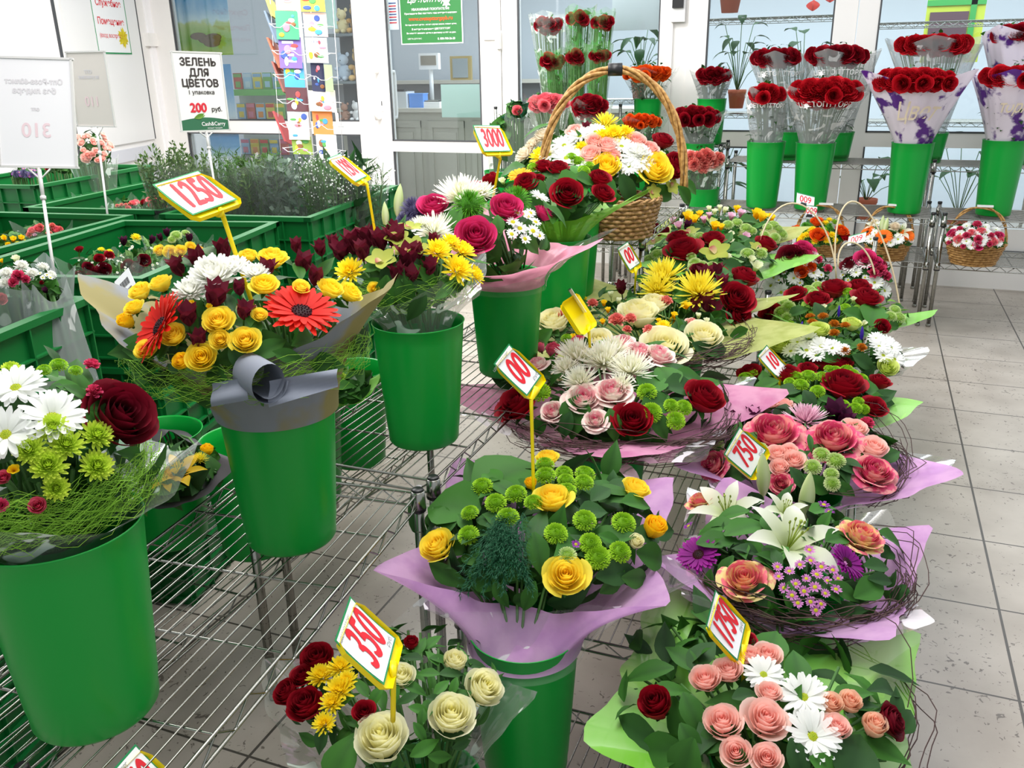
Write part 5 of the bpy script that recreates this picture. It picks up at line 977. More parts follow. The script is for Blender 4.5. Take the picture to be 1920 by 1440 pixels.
def rosebk(label,bl,kind,reg,rim,Y,zb,wrap,n=22,sz=26,txt=None,extra='',H=None,rt=.125,rb=.1,fill=30,hard=None):
    x0,x1,y0,y1=reg; rp=aty(rim[0],rim[1],Y); H=H or max(.2,rp.z-zb)
    if bl: bucket(rp.x,Y,zb,bl,H,rt,rb)
    C=aty((x0+x1)/2,(y0+y1)/2+4,Y); dep=depth(C)
    g=bouquet(label,x0,x1,y0,y1,C.z-.03,None,scatter(kind,x0+6,x1-6,y0+sz*.4,y1-sz*.2,n,sz)+extra,'',None,fill=fill,base=(rp.x,Y,zb+H-.03),hmin=.09,Y=Y,fleaf=(.05,.025),tilt=.3)
    Rr=(x1-x0)/2*dep/F; cxy=Vector((C.x,C.y))
    off=Matrix.Translation(-g.location); m1,_=WR[wrap]
    C=Vector((C.x,C.y,C.z)); zt=C.z+.0
    w=wrap_mb((rp.x,Y,zb+H-.04),rt*.78,(C.x,C.y,0),Rr*1.08,zt+.01,3,R_.uniform(0,2),.16,.05,1.0,R_.random()).xf(off).build('paper_wrap' if wrap=='purple' else 'film_wrap',m1,g)
    if txt:
        f=math.atan2(-C.y,-C.x); t,m,sz_,k,sy,sh=txt; zz=(zb+H)*(1-k)+zt*k; RR=rt*.78*(1-k)+Rr*1.08*k; ax=Vector((rp.x,Y,0)).lerp(Vector((C.x,C.y,0)),k)
        sleeve_text(g,t,sz_,m,ax,zz,RR,f,sy,sh,slope=(Rr*1.08-rt*.78)/(zt-zb-H))
        if 'ЦВЕТ' in t:
            mb=MB()
            for i in range(5): leafblade(mb,Matrix.Rotation(i*1.2566,4,'Z'),.022,.013,.1)
            a=f-(.17)/RR*.62; mb.xf(Matrix.Translation(Vector(ax)+Vector((0,0,zz-.01)))@Matrix.Rotation(a,4,'Z')@Matrix.Translation((RR+.012,0,0))@Matrix.Rotation(1.5708,4,'Y')); mb.xf(off).build('print',WHITE,g)
    mb=MB(); b0=Vector((rp.x,Y,zb+H))
    for q in range(46):
        t=R_.uniform(.05,.85); p=b0.lerp(C,t); an=R_.uniform(0,6.28); p+=Vector((math.cos(an),math.sin(an),0))*(rt*.6*(1-t)+Rr*.8*t)*R_.uniform(.5,1)
        d=Vector((math.cos(an),math.sin(an),R_.uniform(-.2,1))).normalized(); nn=d.cross(Vector((-math.sin(an),math.cos(an),0))); M=Matrix((d.cross(nn),d,nn)).transposed().to_4x4(); M.translation=p; leafblade(mb,M,.07,.035,.5)
    tag(mb.xf(off).build('leaves',[DLEAF],g),kind='stuff'); return g
TW=WHITE; TG=mat('cream_print','EFE0C8',.6)
TX=('ЦВЕТОПТТОРГ',TW,.045,.80,1.0,0)
rosebk('slim bunch of red roses in printed grey film, front row left','green bucket of the slim red rose bunch, front row by the glazing','rose_scarlet',(1398,1474,158,192),(1437,265),6.2,.72,'grey',16,24,('ЦВЕТОПТТОРГ',TW,.036,.80,1,0),fill=20)
rosebk('full bunch of red roses in printed grey film, front row, second bucket','green bucket of the full red rose bunch in grey film, front row','rose_scarlet',(1480,1622,140,200),(1530,267),6.2,.72,'grey',28,32,TX)
rosebk('big bunch of red roses in white and purple sleeve beside the rack gap','green bucket of the big red rose bunch in white and purple sleeve','rose_scarlet',(1632,1806,125,170),(1712,267),6.2,.72,'purple',34,30,('Цвет',TG,.10,.52,1.5,.4))
rosebk('bunch of red roses in purple printed sleeve at the right edge','green bucket of the purple sleeved roses at the right edge','rose_scarlet',(1832,1990,122,160),(1885,262),6.25,.72,'purple',28,30,('торг',TG,.07,.55,1.4,.4))
rosebk('bunch of deep red roses in grey film, back row left, above the slim bunch','green bucket in the back row behind the slim red rose bunch','rose_red',(1406,1508,90,122),(1478,250),6.95,.965,'grey',20,24,TX)
rosebk('bunch of deep red roses in grey film, back row, above the full bunch','green bucket in the back row behind the full red rose bunch','rose_red',(1508,1634,82,122),(1568,250),6.95,.965,'grey',26,26,TX)
rosebk('bunch of red roses in silver grey paper, back row, above the purple sleeve','green bucket in the back row behind the white and purple sleeve','rose_scarlet',(1672,1828,64,100),(1742,250),6.95,.965,'grey',28,30,None)
rosebk('bunch of red roses in purple sleeve, back row at the right edge','green bucket in the back row at the right edge','rose_red',(1850,1990,45,80),(1905,240),6.95,.965,'purple',24,26,None)
rosebk('small bunch of dark red roses, top step beside the glazed post','green bucket of the small dark red rose bunch, top step','rose_red',(1300,1374,125,155),(1335,185),7.1,1.055,'grey',16,20,None,rt=.11,rb=.09)
rosebk('bunch of orange roses in clear film, top step inside the basket handle','green bucket of the orange roses, top step','rose_orange',(1165,1266,122,150),(1215,185),7.1,1.055,'clear',20,20,None,rt=.11,rb=.09)
rosebk('bunch of dark red roses in grey film, middle step right of the basket handle','green bucket of the dark red roses, middle step','rose_red',(1250,1354,196,235),(1312,268),6.7,.745,'grey',24,24,None,rt=.11,rb=.09)
rosebk('bunch of small orange roses, middle step behind the big basket','green bucket of the small orange roses, middle step','rose_orange',(1158,1246,212,240),(1205,262),6.7,.745,'clear',24,15,None,rt=.11,rb=.09)
rosebk('bunch of coral pink roses in clear film right of the big basket','green bucket of the coral pink roses, lowest step','carn_coral',(1262,1356,274,320),(1318,352),6.3,.425,'clear',14,34,None,';big_var 1290,300,34 1330,298,32 1345,302,28',rt=.115,rb=.095)
bucket(-1.02,6.35,.425,'small green bucket low on the left end of the far rack',.3,.1,.08)
SG=film('green_print_film','7CB86A',.14,'4A9A48',.60,14,.45,.15)
WR['gfilm']=(SG,None)
for i,(lab,kd,reg,rim,n,sz) in enumerate((('top row left bunch of long stemmed red roses in clear film','rose_red',(994,1062,30,62),(1040,150),8,20),('top row middle bunch of long red roses','rose_red',(1062,1112,20,48),(1075,150),5,20),('top row right bunch of long red roses','rose_red',(1108,1152,26,56),(1110,150),6,20),
    ('second row left bunch of red roses','rose_red',(1008,1066,98,130),(1050,210),8,18),('second row middle bunch of red roses','rose_red',(1062,1098,90,120),(1080,210),5,20),('second row right bunch of red roses','rose_red',(1100,1148,90,115),(1118,210),7,18))):
    x0,x1,y0,y1=reg; Y=6.95 if i<3 else 6.78; C=aty((x0+x1)/2,(y0+y1)/2,Y); b=aty(rim[0],rim[1]+60,Y)
    g=bouquet(lab,x0,x1,y0,y1,C.z-.02,None,scatter(kd,x0+6,x1-6,y0+8,y1-4,n,sz),'',None,fill=26,base=(b.x,Y,1.005),hmin=.07,Y=Y,fleaf=(.07,.03),tilt=.3)
    wrap_mb((b.x,Y,1.01),.05,(C.x,C.y,0),(x1-x0)/2*depth(C)/F*1.15,C.z+.07,3,R_.uniform(0,2),.12,.03,1.0,R_.random()).xf(Matrix.Translation(-g.location)).build('film_wrap',SG if i!=0 else WR['clear'][0],g)
    mb=MB()
    for q in range(40):
        p=Vector((b.x,Y,1.1)).lerp(C,R_.uniform(.1,.9)); d=Vector((R_.uniform(-1,1),R_.uniform(-1,1),R_.uniform(0,1))).normalized(); nn=d.orthogonal().normalized(); M=Matrix((d.cross(nn),d,nn)).transposed().to_4x4(); M.translation=p; leafblade(mb,M,.07,.035,.5)
    tag(mb.xf(Matrix.Translation(-g.location)).build('leaves',LEAFM,g),kind='stuff')
for lab,kd,reg,ex in (('bunch of salmon and pink roses behind the big basket, left','rose_salmon',(984,1068,174,206),''),('bunch of dark crimson roses behind the big basket, right of the salmon ones','rose_red',(1070,1142,176,216),'')):
    x0,x1,y0,y1=reg; C=aty((x0+x1)/2,(y0+y1)/2,6.3); g=bouquet(lab,x0,x1,y0,y1,C.z-.02,(C.x+.03,6.3,.72),scatter(kd,x0+6,x1-6,y0+8,y1-4,16,24),'','clear',1.15,3,.3,.15,fill=50,bH=.36,hmin=.06,Y=6.3,fleaf=(.06,.03),blabel='green bucket hidden behind the big basket, under the '+('salmon' if 'salmon' in kd else 'crimson')+' roses')
rack('chrome wire rack behind the big basket, in front of the long red roses',-2.0,6.3,1.0,.42,(.40,.71),.73)
for lab,x0,x1,y0,y1,kd in (('pink rose with foliage in striped film left of the salmon roses',948,988,195,235,'rose_salmon 970,207,20'),('dark broad leaf bunch in film beside the 3000 tag',915,965,215,300,'')):
    C=aty((x0+x1)/2,y1,5.6); bouquet(lab,x0,x1,y0,y1,C.z,(C.x,5.6,.625),kd,'940,240,90,20,.5 955,255,80,-20,.5 935,265,90,-30,.5' if not kd else '','clear',1.15,3,.1,.1,fill=70,bH=.36,hmin=.1,Y=5.6,fleaf=(.12,.05),fillm=[FERN,LEAFM] if kd else None,name='wrapped_bunch',blabel='green bucket hidden under the '+('pink rose in striped film' if kd else 'dark broad leaf bunch'))
rack('chrome wire rack hidden behind the lime wrapped roses',-2.05,5.62,.7,.42,(.62,),.64)
# ================================================================ baskets on the far racks
def fbasket(label,cx_,yb,bw,reg,htop,Y,z,fl,lv,ww=WICK):
    p=aty(cx_,yb,Y); x0,x1,y0,y1=reg; dep=depth((p.x,Y,z+.1)); R0=bw/2*dep/F; Hb=.13
    r=thing('flower_basket',label,'basket',(p.x,Y,z),group='handled flower baskets on the far racks')
    weave_mb(R0,R0*.72,Hb,8,28,amp=.004).build('woven_body',ww,r)
    ht=aty(cx_,htop,Y).z-z-Hb; handle_mb(R0*.98,ht,Hb,2,.006,14,0,.006).build('handle',ww,r)
    mb=MB(); mb.box((.02,0,Hb+ht+.008),(.09,.02,.012)); mb.build('ribbon',WHITE,r,smooth=False)
    q=bouquet('x',x0,x1,y0,y1,z+Hb+.02,None,fl,lv,None,fill=110,base=(p.x,Y,z+Hb-.05),hmin=.08,fleaf=(.07,.03),bunch=False)
    # move the flowers onto the basket exactly
    reparent(q,r); return r
def many(kind,x0,x1,y0,y1,n,sz): return scatter(kind,x0,x1,y0,y1,n,sz)
fbasket('basket of red roses and yellow chrysanthemums on the far rack, leftmost of three',1533,478,84,(1482,1588,408,462),384,6.12,.43,
 'rose_orange 1535,440,30 1488,432,26 1578,432,26 1532,415,24;rose_scarlet 1585,442,22;daisy_yellow 1505,443,18 1500,450,16 1522,430,18 1512,440,16 1560,440,16 1566,450,14 1548,418,16 1575,424,14 1528,452,16 1555,412,14 1550,450,16;fuzz_green 1510,425,22 1555,425,18;button_lime 1565,415,14 1545,430,14','')
fbasket('basket of orange gerberas, white lilies and daisies on the far rack, beside the rack gap',1658,500,84,(1612,1712,412,466),386,6.12,.43,
 'gerbera_orange 1657,443,34 1625,434,30 1702,440,30;daisy_white 1632,448,22 1684,448,24 1640,436,16 1670,455,18 1645,420,18 1612,446,14 1708,450,14;lily_white 1690,430,40 1640,420,36;mum_cream 1678,425,26 1640,418,22;lilybud_green 1655,420,34 1662,422,30','')
fbasket('basket of small pink roses and white chrysanthemums on the right far rack',1822,498,100,(1770,1884,414,468),388,6.12,.43,
 'daisy_white '+' '.join('%d,%d,18'%p for p in ((1812,423),(1790,430),(1780,447),(1800,438),(1830,440),(1812,452),(1848,425),(1850,435),(1868,430),(1862,446),(1840,455),(1795,455),(1822,460),(1872,455),(1845,448),(1820,432)))+';carn_pink 1832,422,24 1800,430,18 1788,440,18 1812,442,20 1834,448,22 1858,442,18 1806,462,14 1870,440,16 1856,458,16 1780,455,14;rose_salmon 1822,436,16 1798,448,18 1862,452,18 1840,432,16 1876,448,14;rose_hot 1785,436,18 1834,460,18 1874,440,16','')
def bcard(label,corners,txt,flip=True,W=.10,H=.06,dd=None):
    M,d=px_card(corners,W,H,1,dd or depth((-.1,4.85,.8))); r=card_thing('price_card',label,'price tag',M,'price cards clipped to basket handles')
    mb=MB(); mb.box((0,0,0),(W,H,.0012)); mb.build('card',PAPER,r,smooth=False)
    mb=MB(); mb.box((0,H*.46,.0008),(W,H*.08,.001)); mb.build('card_border',PGREEN,r,smooth=False)
    text_part(r,'price_figures',txt,H*.75,RED,0,-.002,.0012,bold=.0005,sy=1.1)
    mb=MB(); mb.box((-.01,-H*.5,.0),(.03,.014,.012)); mb.build('clip',BLK,r,smooth=False)
bcard('white card with upside down red 600 clipped to the cane handle, upper left',[(1496,361),(1526,370),(1524,386),(1495,380)],'009')
bcard('small white card with red figures hanging in the middle of the cane handles',[(1513,384),(1532,388),(1530,405),(1511,404)],'009',W=.06,H=.055)
bcard('white card with upside down red 600 leaning on the cane handle, lower',[(1592,442),(1624,435),(1622,452),(1588,462)],'009')
# ================================================================ shop interior seen through the glazing
SW=mat('shop_wall','D6DDE4',.7)
mb=MB(); mb.box((-2.5,11.5,1.6),(14,.1,3.4)); struct(mb.build('wall_shop',SW,smooth=False))
mb=MB(); mb.box((3.4,9.45,1.6),(.1,4.0,3.4)); struct(mb.build('wall_shop_right',SW,smooth=False))
BG=mat('counter_beige','B9B5A8',.5); BG2=mat('counter_top','C9C3B6',.4); GRY=mat('machine_grey','D8DADC',.4)
YC=8.9
ct=thing('counter','long beige counter with panelled front seen through the glass door','counter',(wpt(800,200,YC).x,YC,0))
zt=aty(800,203,YC).z; xa_,xb_=aty(640,210,YC).x-ct.location.x,aty(1240,210,YC).x-ct.location.x
mb=MB(); bar(mb,xa_,xb_,0,zt-.04,0,.6); mb.build('body',BG,ct,smooth=False)
mb=MB(); bar(mb,xa_-.05,xb_+.05,zt-.04,zt,-.06,.65); mb.build('worktop',BG2,ct,smooth=False)
k=7
for i in range(k):
    a=xa_+(xb_-xa_)*(i+.08)/k; b=xa_+(xb_-xa_)*(i+.92)/k; mb=MB()
    for q in((a,b,.12,.19),(a,b,zt-.2,zt-.13),(a,a+.06,.12,zt-.13),(b-.06,b,.12,zt-.13)): bar(mb,q[0],q[1],q[2],q[3],-.02-(.001 if abs(q[0]-q[1])<.07 else 0),-.0005)
    bar(mb,a+.1,b-.1,.24,zt-.25,-.012,0); mb.build('front_panel',BG,ct,smooth=False)
def blk(name,label,cat,x0,x1,y0,y1,Y,dz,m,base=None):
    """a box standing between picture corners on plane Y"""
    a=aty((x0+x1)/2,y1,Y); w_=abs(aty(x1,y1,Y).x-aty(x0,y1,Y).x); h=aty((x0+x1)/2,y0,Y).z-a.z
    if base is not None: a.z=base
    r=thing(name,label,cat,a); mb=MB(); mb.box((0,0,h/2),(w_,dz,h)); mb.build('body',m,r,smooth=False); return r,w_,h
zc=zt
r,w_,h=blk('box','small bright blue box on the counter','box',772,798,168,193,9.1,.12,mat('blue','5C96E8',.5),zc)
mb=MB(); mb.box((0,0,h+.004),(w_*1.06,.13,.01)); mb.build('lid',mat('blue2','6CA4F0',.5),r,smooth=False)
r,w_,h=blk('receipt_printer','white receipt printer on the counter at the left behind the handle','printer',738,770,162,192,9.1,.2,GRY,zc)
mb=MB(); mb.box((0,-.05,h+.01),(w_*.7,.08,.03)); mb.build('paper_slot',BLK,r,smooth=False)
sc=thing('counter_scale','white shop scale with a display raised on a pole','scale',(aty(812,190,9.2).x,9.2,zc))
mb=MB(); mb.box((0,0,.03),(.3,.3,.06)); mb.build('base',WHITE,sc,smooth=False); mb=MB(); mb.box((0,0,.07),(.26,.26,.012)); mb.build('pan',CHROME,sc,smooth=False)
zd=aty(805,115,9.2).z-zc; mb=MB(); mb.tube([(-.06,.1,.05),(-.06,.1,zd)],.025,8); mb.build('pole',WHITE,sc)
mb=MB(); mb.box((-.06,.08,zd),(.24,.06,.17)); d_=mb.build('display_head',WHITE,sc,smooth=False); mb=MB(); mb.box((-.06,.048,zd+.01),(.19,.006,.1)); mb.build('display',mat('lcd','8E8678',.3),d_,smooth=False)
r,w_,h=blk('label_printer','pale label printer beside the scale on the counter','printer',858,880,126,155,9.3,.2,mat('pale_blue','B8CCDA',.4),None)
r.location.z=zc; r.matrix_basis=Matrix.Translation(r.location); mb=MB(); mb.tube([(-w_*.4,0,h*.9),(w_*.4,0,h*.9)],.04,10); mb.build('roll',PAPER,r)
r,w_,h=blk('picture_frame','small gold framed mirror on the back counter behind the glass door','frame',846,885,105,150,10.6,.04,mat('gold','B8A060',.4),None)
mb=MB(); mb.box((0,-.03,h/2),(w_*.72,.01,h*.8)); mb.build('mirror',mat('mir','9AA4A8',.2),r,smooth=False)
sh=thing('back_counter','grey shelf along the far wall of the shop room','shelf',(aty(800,150,10.7).x,10.7,0)); z9=aty(866,150,10.6).z
mb=MB(); mb.box((0,0,z9-.02),(4.2,.5,.04)); mb.build('top',BG2,sh,smooth=False); mb=MB(); mb.box((0,.1,z9/2-.02),(4.1,.3,z9-.04)); mb.build('body',mat('dgrey','8E9092',.6),sh,smooth=False)
r,w_,h=blk('cabinet','dark grey tall column unit behind the scale','cabinet',762,800,62,190,10.2,.3,mat('darkcol','6E6A6A',.6),0); 
# teddy shelf
Yt=8.35
ts=thing('toy_shelf','dark shelf full of plush toys left of the glass door','shelf',(aty(648,150,Yt).x,Yt+.25,0)); wT=abs(aty(690,100,Yt).x-aty(606,100,Yt).x)
zrow=[aty(648,y,Yt).z for y in (228,152,62)]
mb=MB(); mb.box((0,.14,1.45),(wT*1.0,.03,2.9)); mb.build('back_panel',mat('shelf_dark','4A4E52',.6),ts,smooth=False)
for z_ in zrow: mb=MB(); mb.box((0,-.05,z_-.015),(wT,.36,.025)); mb.build('shelf',mat('shelf_glass','7C8488',.3),ts,smooth=False)
def teddy(label,px,z_,h,col,col2):
    x=aty(px,100,Yt).x; r=thing('plush_toy',label,'toy',(x,Yt+.12,z_),group='plush toys on the shelf'); m=mat('plush_'+col,col,.9); m2=mat('plush_'+col2,col2,.9)
    mb=MB(); mb.ball((0,0,h*.28),(h*.24,h*.2,h*.28)); mb.ball((0,-.02,h*.7),(h*.2,h*.19,h*.19)); 
    for s_ in(-1,1): mb.ball((s_*h*.16,0,h*.88),(h*.075,h*.04,h*.075)); mb.ball((s_*h*.24,-h*.1,h*.4),(h*.08,h*.16,h*.08)); mb.ball((s_*h*.16,-h*.24,h*.09),(h*.09,h*.18,h*.09))
    mb.build('body',m,r); mb=MB(); mb.ball((0,-h*.17,h*.66),(h*.09,h*.07,h*.07)); mb.build('muzzle',m2,r); mb=MB()
    for s_ in(-1,1): mb.ball((s_*h*.07,-h*.195,h*.74),h*.018)
    mb.ball((0,-h*.24,h*.68),h*.022); mb.build('eyes',BLK,r)
for i,(px,rw,h,c1,c2,l) in enumerate(((632,1,.30,'C8D4E4','F0F0F0','pale blue plush bear on the middle shelf, left'),(662,1,.34,'D8B070','F0E0C0','tan plush bear on the middle shelf, right'),(636,2,.26,'E8D8A8','F4F0E0','cream plush bear on the top shelf, left'),(662,2,.30,'C89C58','E8D0A0','brown plush bear on the top shelf, right'),(650,0,.22,'E8E4E4','C8B8B0','small white plush bear on the bottom shelf'),(628,0,.2,'B88C78','E8D0C0','small brown plush bear on the bottom shelf, left'),(676,1,.26,'C89038','E8D0A0','amber plush bear on the middle shelf at the frame'),(676,2,.24,'DDB98A','F0E4D0','beige plush bear on the top shelf at the frame'))):
    teddy(l,px,zrow[rw],h,c1,c2)
# seed stand
Ys=7.95
ss=thing('seed_display','green and grey cardboard stand with seed packets behind the left pane','display stand',(aty(475,200,Ys).x,Ys+.1,0)); wS_=abs(aty(520,200,Ys).x-aty(428,200,Ys).x)
zz=[aty(475,y,Ys).z for y in (225,168,292)]
mb=MB(); mb.box((0,.1,.7),(wS_,.03,1.4+.35)); mb.build('back_panel',mat('stand_grey','C9CFC9',.6),ss,smooth=False)
for z_,m in zip(zz,(mat('stand_dark','6E7470',.6),mat('stand_green','6CB85C',.5),mat('stand_dark','6E7470',.6))): mb=MB(); mb.box((0,0,z_-.03),(wS_,.2,.06)); mb.build('shelf',m,ss,smooth=False)
PK=['8FB4D8','D8483A','A8C8E4','E8D048','7CB060','D87890','C8D8E8','E89038']
rows=['lowest row','upper row','bottom row near the floor']
for j,z_ in enumerate(zz):
    for i in range(5):
        x=ss.location.x-wS_/2+wS_*(i+.5)/5; r=thing('seed_packet','seed packet with a %s print, %s, %s'%(['sky blue','red','pale blue','yellow','green'][(i+j)%5],rows[j],['at the left end','second from the left','in the middle','second from the right','at the right end'][i]),'packet',(x,Ys+.12,z_),group='seed packets on the stand')
        mb=MB(); mb.box((0,0,.085),(wS_/5*.86,.012,.16)); mb.build('packet',mat('pk'+PK[(i+j)%5],['8FB4D8','C8584A','A8C8E4','E0CC58','7CB060'][(i+j)%5],.5),r,smooth=False)
        mb=MB(); mb.box((0,-.007,.14),(wS_/5*.8,.002,.035)); mb.box((0,-.007,.05),(wS_/5*.5,.002,.06)); mb.build('print',mat('pr'+PK[(i*2+j)%8],PK[(i*2+j+3)%8],.5),r,smooth=False)
# posters hung on the panes
def sheet(name,label,cat,x0,x1,y0,y1,Y,m,th=.004):
    a=aty(x0,y1,Y);b=aty(x1,y1,Y); h=aty((x0+x1)/2,y0,Y).z-a.z; w_=b.x-a.x
    r=thing(name,label,cat,((a.x+b.x)/2,Y,a.z)); mb=MB(); mb.box((0,0,h/2),(w_,th,h)); mb.build('sheet',m,r,smooth=False); return r,w_,h
def grad(name,stops):
    m=bpy.data.materials.new(name); m.use_nodes=True; N=m.node_tree.nodes; L=m.node_tree.links; tc=N.new('ShaderNodeTexCoord'); sp=N.new('ShaderNodeSeparateXYZ'); r=N.new('ShaderNodeValToRGB'); L.new(tc.outputs['Generated'],sp.inputs[0]); nz=N.new('ShaderNodeTexNoise'); nz.inputs['Scale'].default_value=5; L.new(tc.outputs['Generated'],nz.inputs[0])
    ma=N.new('ShaderNodeMath'); ma.operation='MULTIPLY_ADD'; ma.inputs[1].default_value=.25; L.new(nz.outputs[0],ma.inputs[0]); L.new(sp.outputs[2],ma.inputs[2]); L.new(ma.outputs[0],r.inputs[0])
    e=r.color_ramp.elements; e[0].position=stops[0][0]; e[0].color=lin(stops[0][1]); e[1].position=stops[-1][0]; e[1].color=lin(stops[-1][1])
    for p,c in stops[1:-1]: q=e.new(p); q.color=lin(c)
    L.new(r.outputs[0],N['Principled BSDF'].inputs['Base Color']); return m
r,w_,h=sheet('poster','poster with blue sky over a green meadow behind the left pane','poster',342,438,-60,105,YW+.012,grad('meadow',[(.1,'B8CC58'),(.3,'88B848'),(.50,'C8D890'),(.54,'D8ECF4'),(.8,'6CB4E4'),(1,'4C9CDC')]))
mb=MB()
for i in range(5): mb.ball((R_.uniform(-.08,.12),-.004,h*R_.uniform(.1,.26)),(.10,.003,.035))
mb.build('branch_print',mat('bark','7A6450',.7),r)
text_part(r,'lettering','Цветопт',.14,mat('cyan_ink','3C9CC8',.5),0,0,0,shear=.3).matrix_basis=Matrix.Translation((0,-.004,h*.72))@Matrix.Rotation(math.pi/2,4,'X')
sheet('poster','blue sky poster standing low behind the lower left pane','poster',398,452,244,292,YW+.012,grad('sky',[(.1,'D8E8F0'),(.5,'8CC0E8'),(1,'5CA4DC')]))
r,w_,h=sheet('poster','blue bottle shaped cut-out behind the green for flowers sign','poster',424,444,120,222,YW+.012,grad('sky2',[(.1,'E8F0F4'),(.6,'8CBCE4'),(1,'6CACE0')]))
GP=mat('poster_green','2E7C3C',.5)
r,w_,h=sheet('door_poster','green shop notice with white script and an orange web address on the glass door','poster',753,869,-24,84,YW-.035,PAPER)
mb=MB(); mb.box((0,-.004,h/2),(w_-.02,.002,h-.02)); mb.build('green_print',GP,r,smooth=False)
def pt(s,sz,fx,fz,m=WHITE,**k):
    o=text_part(r,'lettering',s,sz,m,0,0,0,**k); o.matrix_basis=Matrix.Translation((fx*w_,-.008,h*fz))@Matrix.Rotation(math.pi/2,4,'X')
pt('Цветоптторг',.066,-.04,.80,shear=.5,sy=1.25,bold=.001); pt('УВАЖАЕМЫЕ ПОКУПАТЕЛИ!',.026,0,.62,bold=.0006); pt('Приглашаем Вас посетить наш интернет-магазин',.021,0,.55,bold=.0004); pt('www.cvetopttorgspb.ru',.044,0,.455,mat('orange_ink','F0581C',.5),bold=.0012)
pt('Всегда свежие цветы - на все случаи жизни, низкие цены.',.0175,0,.35,bold=.0004); pt('В интернет-магазине ЦВЕТОПТТОРГ',.021,0,.27,bold=.0004); pt('Вы можете заказать цветы и доставку к себе на дом.',.0185,0,.20,bold=.0004); pt('8. 800-700-26-20',.024,.24,.09,bold=.0006); pt('ЦВЕТЫ ДЛЯ ВАС',.017,-.27,.10)
mb=MB()
for i in range(6): leafblade(mb,Matrix.Translation((w_*.26,-.008,h*.72))@Matrix.Rotation(math.pi/2,4,'X')@Matrix.Rotation(i*1.047,4,'Z'),.045,.022,.05)
mb.build('flower_emblem',WHITE,r)
r,w_,h=sheet('door_notice','narrow white notice with red lines beside the green poster','sign',729,748,-10,56,YW-.008,PAPER)
mb=MB()
for i in range(8): mb.box((0,-.004,h*(.2+i*.08)),(w_*.7,.002,h*.035),0,i%2)
mb.build('print',[RED,mat('navy','3C4C88',.5)],r,smooth=False)
sheet('window_sheet','pale green sheet taped low on the glass door','sheet',829,907,158,220,YW+.02,mat('pale_green','BFD9CF',.5))
sheet('window_sheet','large white sheet on the pane left of the entrance post','sheet',1147,1238,-30,58,YW+.02,mat('white_sheet','E4E8EA',.5))
r,w_,h=sheet('window_sheet','narrow pale green sheet beside the plush toys','sheet',607,632,-30,54,YW+.02,mat('pale_green','BFD9CF',.5))
# display board far right
r,w_,h=sheet('notice_board','yellow and green board with a dark red panel behind the right glazing','sign',1724,1832,-40,118,9.6,mat('lime_board','B8C440',.5))
mb=MB(); mb.box((-w_*.1,-.01,h*.30),(w_*.66,.01,h*.62)); mb.build('dark_panel',mat('maroon','5A4048',.5),r,smooth=False); mb=MB(); mb.box((0,-.012,h*.72),(w_,.008,.05)); mb.box((w_*.3,-.012,h*.4),(.05,.008,h*.7)); mb.build('green_stripe',mat('board_green','3C9848',.5),r,smooth=False)
# plant racks behind the right glazing
rack('chrome wire plant rack behind the glazing right of the entrance post',aty(1440,100,8.2).x,8.3,1.25,.4,(aty(1440,213,8.2).z,aty(1440,33,8.2).z),2.9)
rack('chrome wire plant rack behind the far right glazing',aty(1790,100,8.2).x,8.3,1.45,.4,(aty(1790,228,8.2).z,aty(1790,40,8.2).z),2.9)
rack('low chrome wire plant stand behind the glazing, under the peace lily',aty(1190,180,8.0).x,8.05,.8,.36,(aty(1200,186,8.0).z,),aty(1200,186,8.0).z+.02)
TERR=mat('terracotta','B4583A',.7)
def pot(label,px,ytop,ybot,wpx,Y,plant):
    a=aty(px,ybot,Y); s_=depth(a)/F; H=aty(px,ytop,Y).z-a.z; R0=wpx/2*s_
    r=thing('potted_plant',label,'plant',a); mb=MB(); mb.lathe([(0,0),(R0*.72,0),(R0*.95,H*.8),(R0,H*.8),(R0,H),(R0*.9,H),(R0*.85,H*.88),(0,H*.88)],24); mb.build('pot',TERR,r)
    mb=MB(); st=MB(); spread,hh,n,L,w_=plant[:5]
    for i in range(n):
        an=i*2.4; t=(i+1)/n; tp=Vector((spread*math.cos(an)*(1-t*.4),spread*.6*math.sin(an),H+hh*R_.uniform(.3,1))); st.tube([(0,0,H*.85),tp*.5+Vector((0,0,.1)),tp],.003,4)
        d=Vector((math.cos(an),math.sin(an)*.6,R_.uniform(-.3,.5))).normalized(); nn=d.cross(Vector((-math.sin(an),math.cos(an),0))).normalized(); 
        if nn.z<0: nn=-nn
        M=Matrix((d.cross(nn),d,nn)).transposed().to_4x4(); M.translation=tp; leafblade(mb,M,L*R_.uniform(.7,1.1),w_,.7)
    mb.build('leaves',DLEAF,r); st.build('stems',STEM,r); return r,H
pot('terracotta pot with a dark rubber plant on the shelf behind the glazing',1380,168,203,34,8.25,(.16,.62,16,.15,.075))
pot('terracotta pot on the upper wire shelf, cut by the top of the photo',1368,-14,24,42,8.25,(.1,.2,6,.1,.05))
r,H=pot('anthurium with a red flower behind the glazing',1500,165,205,36,8.25,(.14,.50,9,.16,.11))
mb=MB(); 
for x,z_ in((.03,.78),(.16,.84)): leafblade(mb,Matrix.Translation((x,-.05,z_))@Matrix.Rotation(1.2,4,'X'),.10,.11,.2); mb.tube([(x,-.05,z_),(x,-.06,z_+.07)],.006,5)
mb.build('red_spathe',mat('spathe_red','E0483C',.3),r)
r,H=pot('peace lily with dark leaves behind the glazing above the orange roses',1200,150,185,36,8.0,(.16,.42,12,.22,.09))
